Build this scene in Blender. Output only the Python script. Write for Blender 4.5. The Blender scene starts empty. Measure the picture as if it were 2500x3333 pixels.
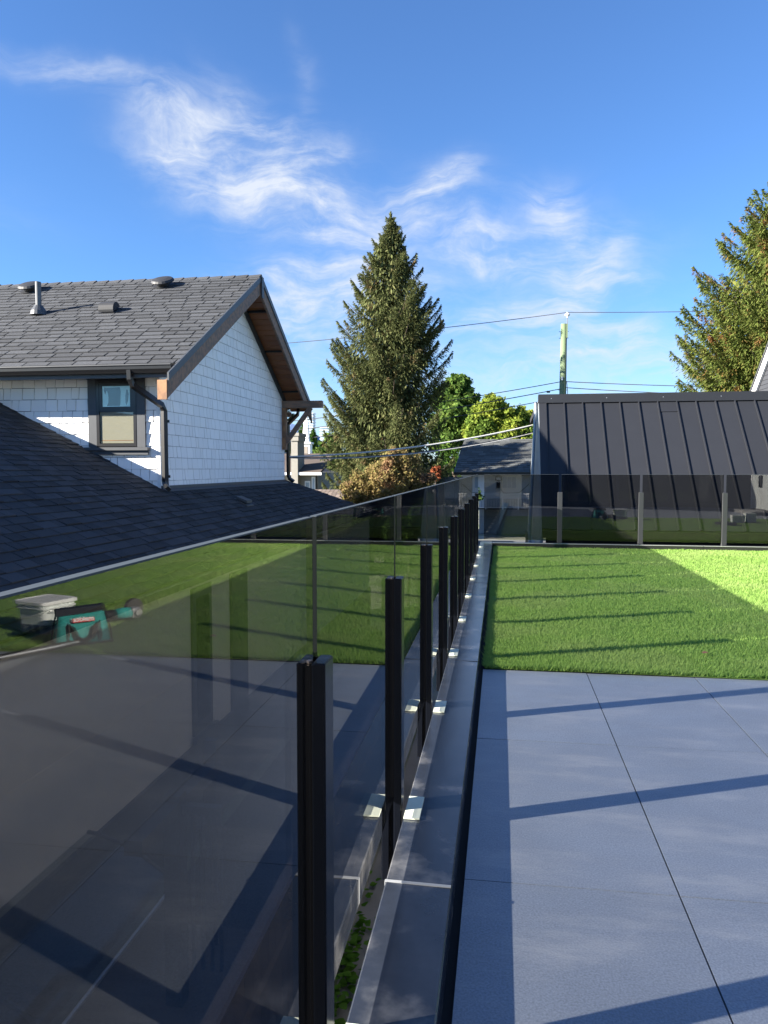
import bpy, bmesh, math, random
import numpy as np
from mathutils import Vector, Matrix
random.seed(7)
RNG = np.random.default_rng(11)
sc = bpy.context.scene
COL = sc.collection

# ------------------------------------------------------------------ camera
cam_d = bpy.data.cameras.new('camera')
cam = bpy.data.objects.new('camera', cam_d)
COL.objects.link(cam)
cam.location = (0, 0, 1.24)
YAW, PIT = math.radians(8.643), math.radians(3.2395)
cam.rotation_euler = (math.pi / 2 - PIT, 0, YAW)
cam_d.sensor_fit = 'HORIZONTAL'
cam_d.sensor_width = 36.0
cam_d.lens = 36.0
cam_d.clip_start = 0.05
cam_d.clip_end = 9000
sc.camera = cam

# ------------------------------------------------------------------ light
SUN_EL, SUN_AZ = math.radians(21.5), math.radians(245.5)      # azimuth clockwise from +Y
to_sun = Vector((math.sin(SUN_AZ) * math.cos(SUN_EL), math.cos(SUN_AZ) * math.cos(SUN_EL), math.sin(SUN_EL)))
sun_d = bpy.data.lights.new('sun', 'SUN')
sun_d.energy = 5.0
sun_d.angle = math.radians(0.5)
sun_d.color = (1.0, 0.93, 0.82)
sun = bpy.data.objects.new('sun', sun_d)
COL.objects.link(sun)
sun.rotation_euler = (-to_sun).to_track_quat('-Z', 'Y').to_euler()
sun.location = (-30, -15, 30)

sc.view_settings.view_transform = 'Standard'
sc.view_settings.look = 'None'
sc.view_settings.gamma = 1
sc.view_settings.use_curve_mapping = False
sc.view_settings.exposure = 2.15


def N(nt, typ, **kw):
    n = nt.nodes.new(typ)
    for k, v in kw.items():
        setattr(n, k, v)
    return n


def setv(n, i, v):
    n.inputs[i].default_value = v


def math_node(nt, op, a, b=None, clamp=False):
    n = N(nt, 'ShaderNodeMath', operation=op, use_clamp=clamp)
    for i, v in enumerate((a, b)):
        if v is None:
            continue
        if isinstance(v, (int, float)):
            n.inputs[i].default_value = v
        else:
            nt.links.new(v, n.inputs[i])
    return n.outputs[0]


def make_world():
    w = bpy.data.worlds.new('World')
    sc.world = w
    w.use_nodes = True
    nt = w.node_tree
    L = nt.links.new
    bg = nt.nodes['Background']
    sky = N(nt, 'ShaderNodeTexSky', sky_type='NISHITA', sun_disc=False)
    sky.sun_elevation = SUN_EL
    sky.sun_rotation = SUN_AZ
    sky.air_density = 1.0
    sky.dust_density = 0.0
    sky.ozone_density = 9.0
    hs = N(nt, 'ShaderNodeHueSaturation')
    setv(hs, 'Saturation', .97)
    L(sky.outputs[0], hs.inputs['Color'])
    tc = N(nt, 'ShaderNodeTexCoord')
    sep = N(nt, 'ShaderNodeSeparateXYZ')
    L(tc.outputs['Generated'], sep.inputs[0])
    az = math_node(nt, 'ARCTAN2', sep.outputs[0], sep.outputs[1])
    el = math_node(nt, 'ARCSINE', sep.outputs[2])
    # domain warp
    cmb = N(nt, 'ShaderNodeCombineXYZ')
    L(az, cmb.inputs[0])
    L(el, cmb.inputs[1])
    nz = N(nt, 'ShaderNodeTexNoise', noise_dimensions='3D')
    setv(nz, 'Scale', 7.0)
    setv(nz, 'Detail', 4.0)
    L(cmb.outputs[0], nz.inputs['Vector'])
    sub = N(nt, 'ShaderNodeVectorMath', operation='SUBTRACT')
    L(nz.outputs['Color'], sub.inputs[0])
    sub.inputs[1].default_value = (.5, .5, .5)
    scl = N(nt, 'ShaderNodeVectorMath', operation='SCALE')
    L(sub.outputs[0], scl.inputs[0])
    scl.inputs['Scale'].default_value = 0.09
    wp = N(nt, 'ShaderNodeVectorMath', operation='ADD')
    L(cmb.outputs[0], wp.inputs[0])
    L(scl.outputs[0], wp.inputs[1])
    # blobs: centre azimuth, elevation, half length, half width, tilt, weight (degrees)
    blobs = [
        (-25.0, 21.9, 2.6, 1.5, -6, .75), (-22.2, 21.8, 3.4, 2.1, -6, 1.0), (-19.0, 20.7, 3.2, 2.3, -20, 1.05), (-16.4, 19.6, 2.8, 1.9, -28, 1.05), (-14.3, 18.0, 2.2, 1.3, -38, 1.0),
        (-10.8, 17.9, 2.6, 1.0, 8, .75), (-7.6, 19.0, 2.2, 1.0, 24, .8), (-5.2, 20.3, 1.3, 1.0, 35, .75), (-8.6, 17.6, 2.4, 0.7, 10, .5),
        (-33.0, 25.1, 3.6, .7, -6, .46), (-28.6, 24.8, 3.8, .6, -12, .32), (-26.2, 23.6, 1.5, .55, 12, .6), (-18.5, 23.6, 3.5, 1.0, -30, .5), (-13.0, 22.1, 1.0, 1.3, 30, .38),
        (-15.7, 27.7, .7, 1.6, 24, .17), (-15.8, 25.2, .7, .9, 10, .22),
        (1.2, 18.7, 1.3, 1.0, 10, .5), (2.4, 16.8, 1.5, 1.9, 16, .95), (3.6, 14.6, 1.6, 1.5, 20, .95), (5.6, 13.3, 1.9, .7, -14, .8), (-3.4, 16.0, 2.6, 1.0, -4, 1.0), (-0.9, 14.9, 2.6, 1.0, -12, 1.05), (6.4, 16.0, 1.3, .6, 45, .55),
        (-14.3, 14.2, 4.0, 1.2, 14, .95), (-16.8, 13.0, 4.0, 1.0, 8, .9), (-12.4, 12.5, 4.2, 1.0, 10, .85), (-15.4, 10.4, 6.0, 1.1, 4, .75), (-14, 8.2, 6.0, .8, 2, .35),
        (-1.9, 10.6, 3.6, 1.0, 12, .9), (2.6, 11.5, 3.0, .8, 4, .9), (4.8, 9.9, 2.6, 1.0, -34, .55), (7.9, 7.9, 3.4, 1.1, -18, .9), (10.6, 7.2, 3.4, 1.0, -6, .9), (1.6, 7.8, 4.5, .7, 8, .4),
        (-23.0, 9.0, 6.0, 1.2, 4, .3), (-13.5, 12.2, 7.0, 2.6, 6, .42), (1.5, 9.5, 9.0, 2.2, -6, .34), (-6, 5.5, 22, 2.4, 0, .42), (6, 3.5, 60, 2.6, 0, .34), (-19, 21, 6.5, 3.0, -12, .30), (2.5, 15.8, 6, 2.6, -8, .28), (-8, 18.5, 4.5, 2.2, 12, .25),
        (28, 14, 7, 1.6, 12, 1.1), (46, 24, 9, 3, -10, .9), (62, 12, 12, 2, 6, 1.1), (78, 34, 12, 4, 20, .9), (98, 18, 10, 3, -12, .9), (124, 26, 14, 3, 10, .9), (150, 14, 12, 2, -8, .7), (172, 38, 14, 4, -12, .9),  # this row and the next: unseen clouds added to brighten the shaded gable
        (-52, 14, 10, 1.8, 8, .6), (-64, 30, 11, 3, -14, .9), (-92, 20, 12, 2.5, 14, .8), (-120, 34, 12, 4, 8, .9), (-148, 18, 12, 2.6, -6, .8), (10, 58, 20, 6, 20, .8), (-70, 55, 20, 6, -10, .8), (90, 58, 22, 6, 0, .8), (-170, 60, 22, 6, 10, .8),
    ]
    tot = None
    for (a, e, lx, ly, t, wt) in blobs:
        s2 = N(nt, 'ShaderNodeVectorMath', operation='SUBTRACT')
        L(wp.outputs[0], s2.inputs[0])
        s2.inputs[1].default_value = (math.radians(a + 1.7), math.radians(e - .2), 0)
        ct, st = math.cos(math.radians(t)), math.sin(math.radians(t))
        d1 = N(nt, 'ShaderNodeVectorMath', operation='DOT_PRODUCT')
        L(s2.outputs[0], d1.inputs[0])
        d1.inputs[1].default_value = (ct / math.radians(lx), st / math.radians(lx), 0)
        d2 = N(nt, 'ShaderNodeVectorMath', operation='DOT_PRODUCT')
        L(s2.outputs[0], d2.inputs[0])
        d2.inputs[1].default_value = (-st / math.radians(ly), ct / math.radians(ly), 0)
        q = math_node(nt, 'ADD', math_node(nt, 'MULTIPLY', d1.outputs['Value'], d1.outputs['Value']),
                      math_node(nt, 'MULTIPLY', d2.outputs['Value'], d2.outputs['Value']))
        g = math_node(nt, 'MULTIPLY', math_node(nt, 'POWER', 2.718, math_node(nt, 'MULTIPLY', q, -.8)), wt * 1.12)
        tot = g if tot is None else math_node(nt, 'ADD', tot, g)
    # streaky detail
    mp = N(nt, 'ShaderNodeMapping')
    mp.inputs['Rotation'].default_value = (0, 0, math.radians(13))
    mp.inputs['Scale'].default_value = (7.5, 27, 1)
    L(wp.outputs[0], mp.inputs['Vector'])
    n2 = N(nt, 'ShaderNodeTexNoise', noise_dimensions='3D')
    setv(n2, 'Scale', 1.0)
    setv(n2, 'Detail', 9.0)
    setv(n2, 'Roughness', 0.64)
    setv(n2, 'Distortion', 0.35)
    L(mp.outputs[0], n2.inputs['Vector'])
    r = N(nt, 'ShaderNodeMapRange', interpolation_type='SMOOTHSTEP')
    setv(r, 'From Min', 0.30)
    setv(r, 'From Max', 0.78)
    setv(r, 'To Min', 0.10)
    setv(r, 'To Max', 1.0)
    L(n2.outputs['Fac'], r.inputs['Value'])
    n3 = N(nt, 'ShaderNodeTexNoise', noise_dimensions='3D')
    setv(n3, 'Scale', 34.0)
    setv(n3, 'Detail', 7.0)
    setv(n3, 'Roughness', 0.62)
    L(wp.outputs[0], n3.inputs['Vector'])
    fine = N(nt, 'ShaderNodeMapRange')
    setv(fine, 'From Min', 0.25)
    setv(fine, 'From Max', 0.75)
    setv(fine, 'To Min', 0.62)
    setv(fine, 'To Max', 1.12)
    L(n3.outputs['Fac'], fine.inputs['Value'])
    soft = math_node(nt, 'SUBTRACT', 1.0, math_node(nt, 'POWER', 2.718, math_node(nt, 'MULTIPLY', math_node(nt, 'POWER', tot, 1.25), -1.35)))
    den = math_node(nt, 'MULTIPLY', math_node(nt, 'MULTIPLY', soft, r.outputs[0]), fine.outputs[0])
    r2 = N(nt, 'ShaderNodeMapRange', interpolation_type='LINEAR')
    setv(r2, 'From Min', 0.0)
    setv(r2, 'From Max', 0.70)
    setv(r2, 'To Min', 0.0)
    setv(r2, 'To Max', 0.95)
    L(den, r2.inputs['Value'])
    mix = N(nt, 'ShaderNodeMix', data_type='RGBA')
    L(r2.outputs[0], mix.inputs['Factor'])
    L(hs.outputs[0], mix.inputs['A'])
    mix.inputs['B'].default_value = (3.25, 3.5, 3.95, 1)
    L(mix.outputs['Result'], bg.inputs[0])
    bg.inputs[1].default_value = 0.058


make_world()


# ------------------------------------------------------------------ materials
def mat(name, col, rough=0.7, var=0.0, scale=20.0, metal=0.0, bump=0.0, bscale=60.0, piece=0.0, stretch=None, spec=0.5,
        col2=None, split=0.5, trans=0.0, coat=0.0):
    """Principled material: base colour with fine grain, wear noise, per-piece variation and bump."""
    m = bpy.data.materials.new(name)
    m.use_nodes = True
    nt = m.node_tree
    L = nt.links.new
    p = nt.nodes['Principled BSDF']
    setv(p, 'Roughness', rough)
    setv(p, 'Metallic', metal)
    setv(p, 'Specular IOR Level', spec)
    if coat:
        setv(p, 'Coat Weight', coat)
        setv(p, 'Coat Roughness', 0.1)
    geo = N(nt, 'ShaderNodeNewGeometry')
    tc = N(nt, 'ShaderNodeTexCoord')
    vec = geo.outputs['Position']
    if stretch:
        mp = N(nt, 'ShaderNodeMapping')
        mp.inputs['Scale'].default_value = stretch
        L(vec, mp.inputs['Vector'])
        vec = mp.outputs[0]
    rgb = N(nt, 'ShaderNodeRGB')
    rgb.outputs[0].default_value = (*col, 1)
    out = rgb.outputs[0]
    if col2 is not None:
        nz = N(nt, 'ShaderNodeTexNoise')
        setv(nz, 'Scale', scale * 0.5)
        setv(nz, 'Detail', 5.0)
        L(vec, nz.inputs['Vector'])
        r = N(nt, 'ShaderNodeMapRange', interpolation_type='SMOOTHSTEP')
        setv(r, 'From Min', split - 0.12)
        setv(r, 'From Max', split + 0.12)
        L(nz.outputs['Fac'], r.inputs['Value'])
        mx = N(nt, 'ShaderNodeMix', data_type='RGBA')
        L(r.outputs[0], mx.inputs['Factor'])
        L(out, mx.inputs['A'])
        mx.inputs['B'].default_value = (*col2, 1)
        out = mx.outputs['Result']
    fac = None
    if var:
        nz = N(nt, 'ShaderNodeTexNoise')
        setv(nz, 'Scale', scale)
        setv(nz, 'Detail', 6.0)
        setv(nz, 'Roughness', 0.65)
        L(vec, nz.inputs['Vector'])
        fac = math_node(nt, 'MULTIPLY_ADD', nz.outputs['Fac'], 2 * var)
        fac.node.inputs[2].default_value = 1 - var
    if piece:
        oi = N(nt, 'ShaderNodeObjectInfo')
        fr = math_node(nt, 'FRACT', math_node(nt, 'ADD', oi.outputs['Random'], geo.outputs['Random Per Island']))
        pf = math_node(nt, 'MULTIPLY_ADD', fr, 2 * piece)
        pf.node.inputs[2].default_value = 1 - piece
        fac = pf if fac is None else math_node(nt, 'MULTIPLY', fac, pf)
    if fac is not None:
        hv = N(nt, 'ShaderNodeHueSaturation')
        L(fac, hv.inputs['Value'])
        L(out, hv.inputs['Color'])
        out = hv.outputs[0]
    L(out, p.inputs['Base Color'])
    if bump:
        nb = N(nt, 'ShaderNodeTexNoise')
        setv(nb, 'Scale', bscale)
        setv(nb, 'Detail', 4.0)
        L(vec, nb.inputs['Vector'])
        b = N(nt, 'ShaderNodeBump')
        setv(b, 'Strength', bump)
        setv(b, 'Distance', 0.01)
        L(nb.outputs['Fac'], b.inputs['Height'])
        L(b.outputs[0], p.inputs['Normal'])
    if trans:
        setv(p, 'Transmission Weight', trans)
    return m


def leaf_mat(name, cols, spots=None, spot_scale=0.8, spot_split=0.62, transl=0.3):
    """Foliage: colour picked per leaf from a ramp, patches of a second colour, some light coming through."""
    m = bpy.data.materials.new(name)
    m.use_nodes = True
    nt = m.node_tree
    L = nt.links.new
    nt.nodes.remove(nt.nodes['Principled BSDF'])
    geo = N(nt, 'ShaderNodeNewGeometry')
    rp = N(nt, 'ShaderNodeValToRGB')
    els = rp.color_ramp.elements
    while len(els) < len(cols):
        els.new(0.5)
    for i, c in enumerate(cols):
        els[i].position = i / max(1, len(cols) - 1)
        els[i].color = (*c, 1)
    L(geo.outputs['Random Per Island'], rp.inputs[0])
    out = rp.outputs[0]
    if spots is not None:
        nz = N(nt, 'ShaderNodeTexNoise')
        setv(nz, 'Scale', spot_scale)
        setv(nz, 'Detail', 3.0)
        L(geo.outputs['Position'], nz.inputs['Vector'])
        r = N(nt, 'ShaderNodeMapRange')
        setv(r, 'From Min', spot_split - 0.06)
        setv(r, 'From Max', spot_split + 0.06)
        L(nz.outputs['Fac'], r.inputs['Value'])
        mx = N(nt, 'ShaderNodeMix', data_type='RGBA')
        L(r.outputs[0], mx.inputs['Factor'])
        L(out, mx.inputs['A'])
        mx.inputs['B'].default_value = (*spots, 1)
        out = mx.outputs['Result']
    d = N(nt, 'ShaderNodeBsdfDiffuse')
    t = N(nt, 'ShaderNodeBsdfTranslucent')
    L(out, d.inputs[0])
    L(out, t.inputs[0])
    ms = N(nt, 'ShaderNodeMixShader')
    ms.inputs[0].default_value = transl
    L(d.outputs[0], ms.inputs[1])
    L(t.outputs[0], ms.inputs[2])
    L(ms.outputs[0], nt.nodes['Material Output'].inputs[0])
    return m


def glass_mat(name, tint, f0=0.060, rough=0.0, power=4.9, dust=0.0):
    """Sheet glass: each face lets tinted light through and mirrors by angle (same for every kind of ray)."""
    m = bpy.data.materials.new(name)
    m.use_nodes = True
    nt = m.node_tree
    L = nt.links.new
    nt.nodes.remove(nt.nodes['Principled BSDF'])
    geo = N(nt, 'ShaderNodeNewGeometry')
    dt = N(nt, 'ShaderNodeVectorMath', operation='DOT_PRODUCT')
    L(geo.outputs['Normal'], dt.inputs[0])
    L(geo.outputs['Incoming'], dt.inputs[1])
    c = math_node(nt, 'ABSOLUTE', dt.outputs['Value'])
    f = math_node(nt, 'POWER', math_node(nt, 'SUBTRACT', 1.0, c, clamp=True), power)
    f = math_node(nt, 'MULTIPLY_ADD', f, 1 - f0)
    f.node.inputs[2].default_value = f0
    # longer path through the tint at a slant
    s2 = math_node(nt, 'SUBTRACT', 1.0, math_node(nt, 'MULTIPLY', c, c))
    ct = math_node(nt, 'SQRT', math_node(nt, 'SUBTRACT', 1.0, math_node(nt, 'DIVIDE', s2, 2.31)))
    inv = math_node(nt, 'DIVIDE', 1.0, ct)
    cmb = N(nt, 'ShaderNodeCombineXYZ')
    for i in range(3):
        L(math_node(nt, 'POWER', tint[i], inv), cmb.inputs[i])
    tr = N(nt, 'ShaderNodeBsdfTransparent')
    L(cmb.outputs[0], tr.inputs[0])
    gl = N(nt, 'ShaderNodeBsdfGlossy')
    gl.inputs['Roughness'].default_value = rough
    ms = N(nt, 'ShaderNodeMixShader')
    L(f, ms.inputs[0])
    body = tr.outputs[0]
    if dust:
        df = N(nt, 'ShaderNodeBsdfDiffuse')
        df.inputs[0].default_value = (.5, .48, .44, 1)
        nz = N(nt, 'ShaderNodeTexNoise')
        setv(nz, 'Scale', 3.0)
        setv(nz, 'Detail', 6.0)
        L(geo.outputs['Position'], nz.inputs['Vector'])
        md = N(nt, 'ShaderNodeMixShader')
        sm = N(nt, 'ShaderNodeMapRange', interpolation_type='SMOOTHSTEP')
        setv(sm, 'From Min', .45)
        setv(sm, 'From Max', .80)
        setv(sm, 'To Min', .08)
        L(nz.outputs['Fac'], sm.inputs['Value'])
        L(math_node(nt, 'MULTIPLY', sm.outputs[0], dust), md.inputs[0])
        L(tr.outputs[0], md.inputs[1])
        L(df.outputs[0], md.inputs[2])
        body = md.outputs[0]
    L(body, ms.inputs[1])
    L(gl.outputs[0], ms.inputs[2])
    L(ms.outputs[0], nt.nodes['Material Output'].inputs[0])
    return m


M = {}
M['black_metal'] = mat('black_metal', (.012, .012, .013), .38, .15, 40)
M['post_black'] = mat('post_black', (.004, .005, .008), .25, .1, 30, spec=.14)
M['rail_glass'] = glass_mat('rail_glass', (.578, .578, .572), dust=0.0035)
M['window_glass'] = glass_mat('window_glass', (.95, .97, .96), f0=.05)
M['cap'] = mat('cap', (.026, .032, .046), .22, .5, 9, metal=.0, bump=.15, bscale=7, col2=(.17, .17, .175), split=.655)
M['tile'] = mat('tile', (.25, .28, .33), .48, .20, 5, bump=.06, bscale=120, piece=.07, spec=.45)


def tile_mat():
    """Porcelain paver: mottled body, fine speckle, dusty smears and a small tone change from slab to slab."""
    m = mat('tile', (.245, .275, .325), .46, .20, 2.2, bump=.08, bscale=140, piece=.08, spec=.45)
    nt = m.node_tree
    L = nt.links.new
    p = nt.nodes['Principled BSDF']
    src = p.inputs['Base Color'].links[0].from_socket
    geo = N(nt, 'ShaderNodeNewGeometry')
    sp = N(nt, 'ShaderNodeTexNoise')
    setv(sp, 'Scale', 170.0)
    setv(sp, 'Detail', 2.0)
    L(geo.outputs['Position'], sp.inputs['Vector'])
    a = N(nt, 'ShaderNodeMapRange')
    for k, v in (('From Min', .3), ('From Max', .7), ('To Min', .80), ('To Max', 1.20)):
        setv(a, k, v)
    L(sp.outputs['Fac'], a.inputs['Value'])
    hv = N(nt, 'ShaderNodeHueSaturation')
    L(src, hv.inputs['Color'])
    L(a.outputs[0], hv.inputs['Value'])
    mp = N(nt, 'ShaderNodeMapping')
    mp.inputs['Scale'].default_value = (1.3, 4.2, 1)
    mp.inputs['Rotation'].default_value = (0, 0, .5)
    L(geo.outputs['Position'], mp.inputs['Vector'])
    du = N(nt, 'ShaderNodeTexNoise')
    setv(du, 'Scale', 1.4)
    setv(du, 'Detail', 9.0)
    setv(du, 'Roughness', .7)
    L(mp.outputs[0], du.inputs['Vector'])
    b = N(nt, 'ShaderNodeMapRange', interpolation_type='SMOOTHSTEP')
    for k, v in (('From Min', .46), ('From Max', .74), ('To Min', 0.0), ('To Max', .55)):
        setv(b, k, v)
    L(du.outputs['Fac'], b.inputs['Value'])
    mx = N(nt, 'ShaderNodeMix', data_type='RGBA')
    L(b.outputs[0], mx.inputs['Factor'])
    L(hv.outputs[0], mx.inputs['A'])
    mx.inputs['B'].default_value = (.42, .43, .45, 1)
    L(mx.outputs['Result'], p.inputs['Base Color'])
    r = N(nt, 'ShaderNodeMapRange')
    for k, v in (('From Min', .3), ('From Max', .7), ('To Min', .36), ('To Max', .58)):
        setv(r, k, v)
    L(du.outputs['Fac'], r.inputs['Value'])
    L(r.outputs[0], p.inputs['Roughness'])
    return m


M['tile'] = tile_mat()
M['sub_dark'] = mat('sub_dark', (.02, .02, .022), .9, .2, 10)
M['stucco_dark'] = mat('stucco_dark', (.30, .29, .27), .9, .2, 15, bump=.3, bscale=150)
M['turf_back'] = mat('turf_back', (.06, .10, .02), .95, .3, 60)
M['shake_white'] = mat('shake_white', (.90, .89, .87), .6, .02, 4, bump=.12, bscale=60, piece=.035, stretch=(6, 6, 1))
M['shake_gap'] = mat('shake_gap', (.16, .16, .165), .9, .1, 10)  # shade of the gaps between shakes is put into this dark backing
M['white_trim'] = mat('white_trim', (.80, .80, .79), .5, .04, 8)
M['shingle'] = mat('shingle', (.059, .062, .068), .92, .5, 160, bump=.5, bscale=300, piece=.22, spec=.25)
M['shingle_dark'] = mat('shingle_dark', (.050, .053, .059), .93, .5, 160, bump=.5, bscale=300, piece=.30, spec=.2)
M['roof_felt'] = mat('roof_felt', (.012, .012, .013), .95, .2, 30)
M['charcoal_trim'] = mat('charcoal_trim', (.055, .06, .068), .5, .15, 12)
M['gutter_black'] = mat('gutter_black', (.020, .020, .021), .3, .2, 10)
M['wood_brown'] = mat('wood_brown', (.26, .15, .095), .7, .45, 8, bump=.3, bscale=30, stretch=(1, 4, 4), col2=(.15, .105, .08), split=.5)
M['wood_fresh'] = mat('wood_fresh', (.34, .17, .075), .65, .35, 10, bump=.2, bscale=30, col2=(.20, .10, .05), split=.5)
M['soffit_wood'] = mat('soffit_wood', (.26, .105, .045), .6, .35, 10, piece=.15, stretch=(1, 6, 6))
M['metal_roof'] = mat('metal_roof', (.021, .0225, .027), .45, .10, 3, metal=.0, spec=.35, piece=.05)
M['metal_side'] = mat('metal_side', (.30, .33, .36), .4, .12, 5, metal=.3)
M['old_roof'] = mat('old_roof', (.075, .08, .08), .95, .5, 12, piece=.3, bump=.4, bscale=60)
M['old_wall'] = mat('old_wall', (.70, .69, .68), .85, .12, 4)
M['siding_blue'] = mat('siding_blue', (.30, .33, .36), .7, .12, 4, piece=.06)
M['stucco'] = mat('stucco', (.27, .255, .225), .9, .22, 6, bump=.3, bscale=80)
M['brown_tile'] = mat('brown_tile', (.16, .125, .105), .9, .35, 8, piece=.3)
M['brown_roof'] = mat('brown_roof', (.09, .07, .06), .9, .35, 8)
M['pole_wood'] = mat('pole_wood', (.15, .205, .11), .85, .10, 6, bump=.4, bscale=30, stretch=(8, 8, .6))
M['porcelain'] = mat('porcelain', (.75, .76, .76), .25)
M['wire'] = mat('wire', (.06, .06, .065), .6)
M['wire_pale'] = mat('wire_pale', (.55, .55, .53), .5)
M['grass_ground'] = mat('grass_ground', (.12, .15, .075), .95, .4, .5, col2=(.26, .25, .21), split=.50)
M['soil'] = mat('soil', (.045, .042, .034), .95, .4, 3)
M['foundation'] = mat('foundation', (.11, .11, .11), .9, .3, 4)
M['concrete'] = mat('concrete', (.27, .265, .255), .9, .25, 2.5, bump=.2, bscale=60, col2=(.17, .17, .165), split=.58)
M['asphalt'] = mat('asphalt', (.09, .092, .095), .92, .2, 2)
M['fence_wood'] = mat('fence_wood', (.20, .155, .115), .85, .45, 9, piece=.2, bump=.3, bscale=40, stretch=(6, 6, .7))
M['cream_wall'] = mat('cream_wall', (.80, .73, .63), .85, .10, 4, piece=.03)
M['bark'] = mat('bark', (.085, .065, .05), .95, .4, 8, bump=.5, bscale=30)
M['bark_grey'] = mat('bark_grey', (.30, .31, .32), .9, .3, 8)
M['conifer'] = leaf_mat('conifer', [(.050, .064, .028), (.085, .100, .040), (.115, .130, .052), (.155, .160, .070)], (.19, .13, .07), 1.6, .67, .25)
M['cedar'] = leaf_mat('cedar', [(.060, .085, .022), (.095, .125, .030), (.125, .155, .038), (.16, .17, .05)], (.20, .095, .04), 1.6, .62, .25)
M['decid_yellow'] = leaf_mat('decid_yellow', [(.16, .22, .035), (.24, .30, .05), (.32, .35, .065)], (.13, .20, .04), .5, .55, .4)
M['decid_green'] = leaf_mat('decid_green', [(.06, .115, .028), (.10, .165, .038), (.15, .21, .05)], None, .5, .5, .35)
M['maple'] = leaf_mat('maple', [(.20, .165, .07), (.28, .225, .09), (.31, .22, .11), (.25, .25, .08)], (.33, .20, .12), 1.5, .63, .38)
M['rust_leaf'] = leaf_mat('rust_leaf', [(.24, .075, .035), (.32, .11, .055)], None)
M['hedge'] = leaf_mat('hedge', [(.03, .07, .015), (.06, .12, .025), (.09, .16, .03)], None)
M['far_wood'] = leaf_mat('far_wood', [(.04, .07, .025), (.06, .10, .035), (.09, .12, .04)], None)
M['weed'] = leaf_mat('weed', [(.06, .15, .02), (.09, .21, .03), (.13, .27, .045)], None, transl=.35)
M['turf'] = leaf_mat('turf', [(.24, .40, .100), (.28, .45, .115), (.33, .50, .130), (.37, .53, .155)], (.34, .48, .15), 1.1, .54, .48)
M['mountain'] = mat('mountain', (.13, .20, .36), 1.0, .15, .004)  # blue of the distance haze is put into the base colour
M['tower_glass'] = mat('tower_glass', (.32, .40, .48), .4)
M['tower_slab'] = mat('tower_slab', (.62, .64, .66), .7)
M['bucket'] = mat('bucket', (.80, .84, .80), .45, .08, 12)
M['bucket_lid'] = mat('bucket_lid', (.90, .91, .87), .4, .04, 12)
M['bucket_fill'] = mat('bucket_fill', (.05, .07, .085), .6, .8, 20, col2=(.45, .47, .46), split=.5)
M['bag_teal'] = mat('bag_teal', (.020, .26, .235), .8, .2, 14, bump=.4, bscale=25)
M['bag_black'] = mat('bag_black', (.012, .013, .016), .75, .2, 20)
M['logo_red'] = mat('logo_red', (.62, .03, .03), .6)
M['logo_white'] = mat('logo_white', (.8, .78, .76), .6)
M['tool_silver'] = mat('tool_silver', (.55, .55, .55), .3, .1, 30, metal=.8)
M['film'] = mat('film', (.12, .20, .21), .55, .3, 10)
M['film_pale'] = mat('film_pale', (.60, .85, .86), .5, .1, 10)
M['blind'] = mat('blind', (.30, .265, .205), .8, .06, 8)
M['dark_room'] = mat('dark_room', (.012, .013, .015), .8)
M['house_dark'] = mat('house_dark', (.035, .036, .04), .6, .1, 6, piece=.06)
M['slider_glass'] = mat('slider_glass', (.012, .014, .018), .06, spec=.6)
M['door_white'] = mat('door_white', (.66, .69, .67), .4, .03, 6)
M['umbrella_cloth'] = mat('umbrella_cloth', (.02, .022, .026), .8, .3, 12)
M['awning_clear'] = glass_mat('awning_clear', (.86, .88, .87), f0=.06, rough=.08)
M['alu'] = mat('alu', (.62, .63, .64), .35, .1, 20, metal=.6)
M['rail_dark'] = mat('rail_dark', (.04, .042, .046), .6, .2, 10)
M['ac_box'] = mat('ac_box', (.50, .47, .44), .6)
M['bin_green'] = mat('bin_green', (.03, .075, .045), .6, .2, 8)
M['tarp'] = mat('tarp', (.55, .56, .58), .7, .2, 8)
M['steeple'] = mat('steeple', (.80, .80, .77), .6)
M['louver'] = mat('louver', (.28, .24, .20), .8)
M['pipe_grey'] = mat('pipe_grey', (.10, .105, .11), .4, .1, 8)
M['gasket'] = mat('gasket', (.003, .003, .004), .6, spec=.1)
M['siding_dark'] = mat('siding_dark', (.045, .048, .056), .7, .12, 4, piece=.06)
M['vent_dark'] = mat('vent_dark', (.022, .023, .026), .6, .1, 8)
M['post_sunlit'] = mat('post_sunlit', (.030, .032, .035), .4, .1, 8)  # same black posts, lightened here for the sun on the far railing
M['shim'] = mat('shim', (.72, .76, .62), .6, .06, 20)
M['seam_pale'] = mat('seam_pale', (.34, .35, .36), .4, .3, 20)
M['grit_grey'] = mat('grit_grey', (.06, .058, .055), .8, .3, 60)
M['screw'] = mat('screw', (.6, .5, .45), .3, metal=.9)


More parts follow.
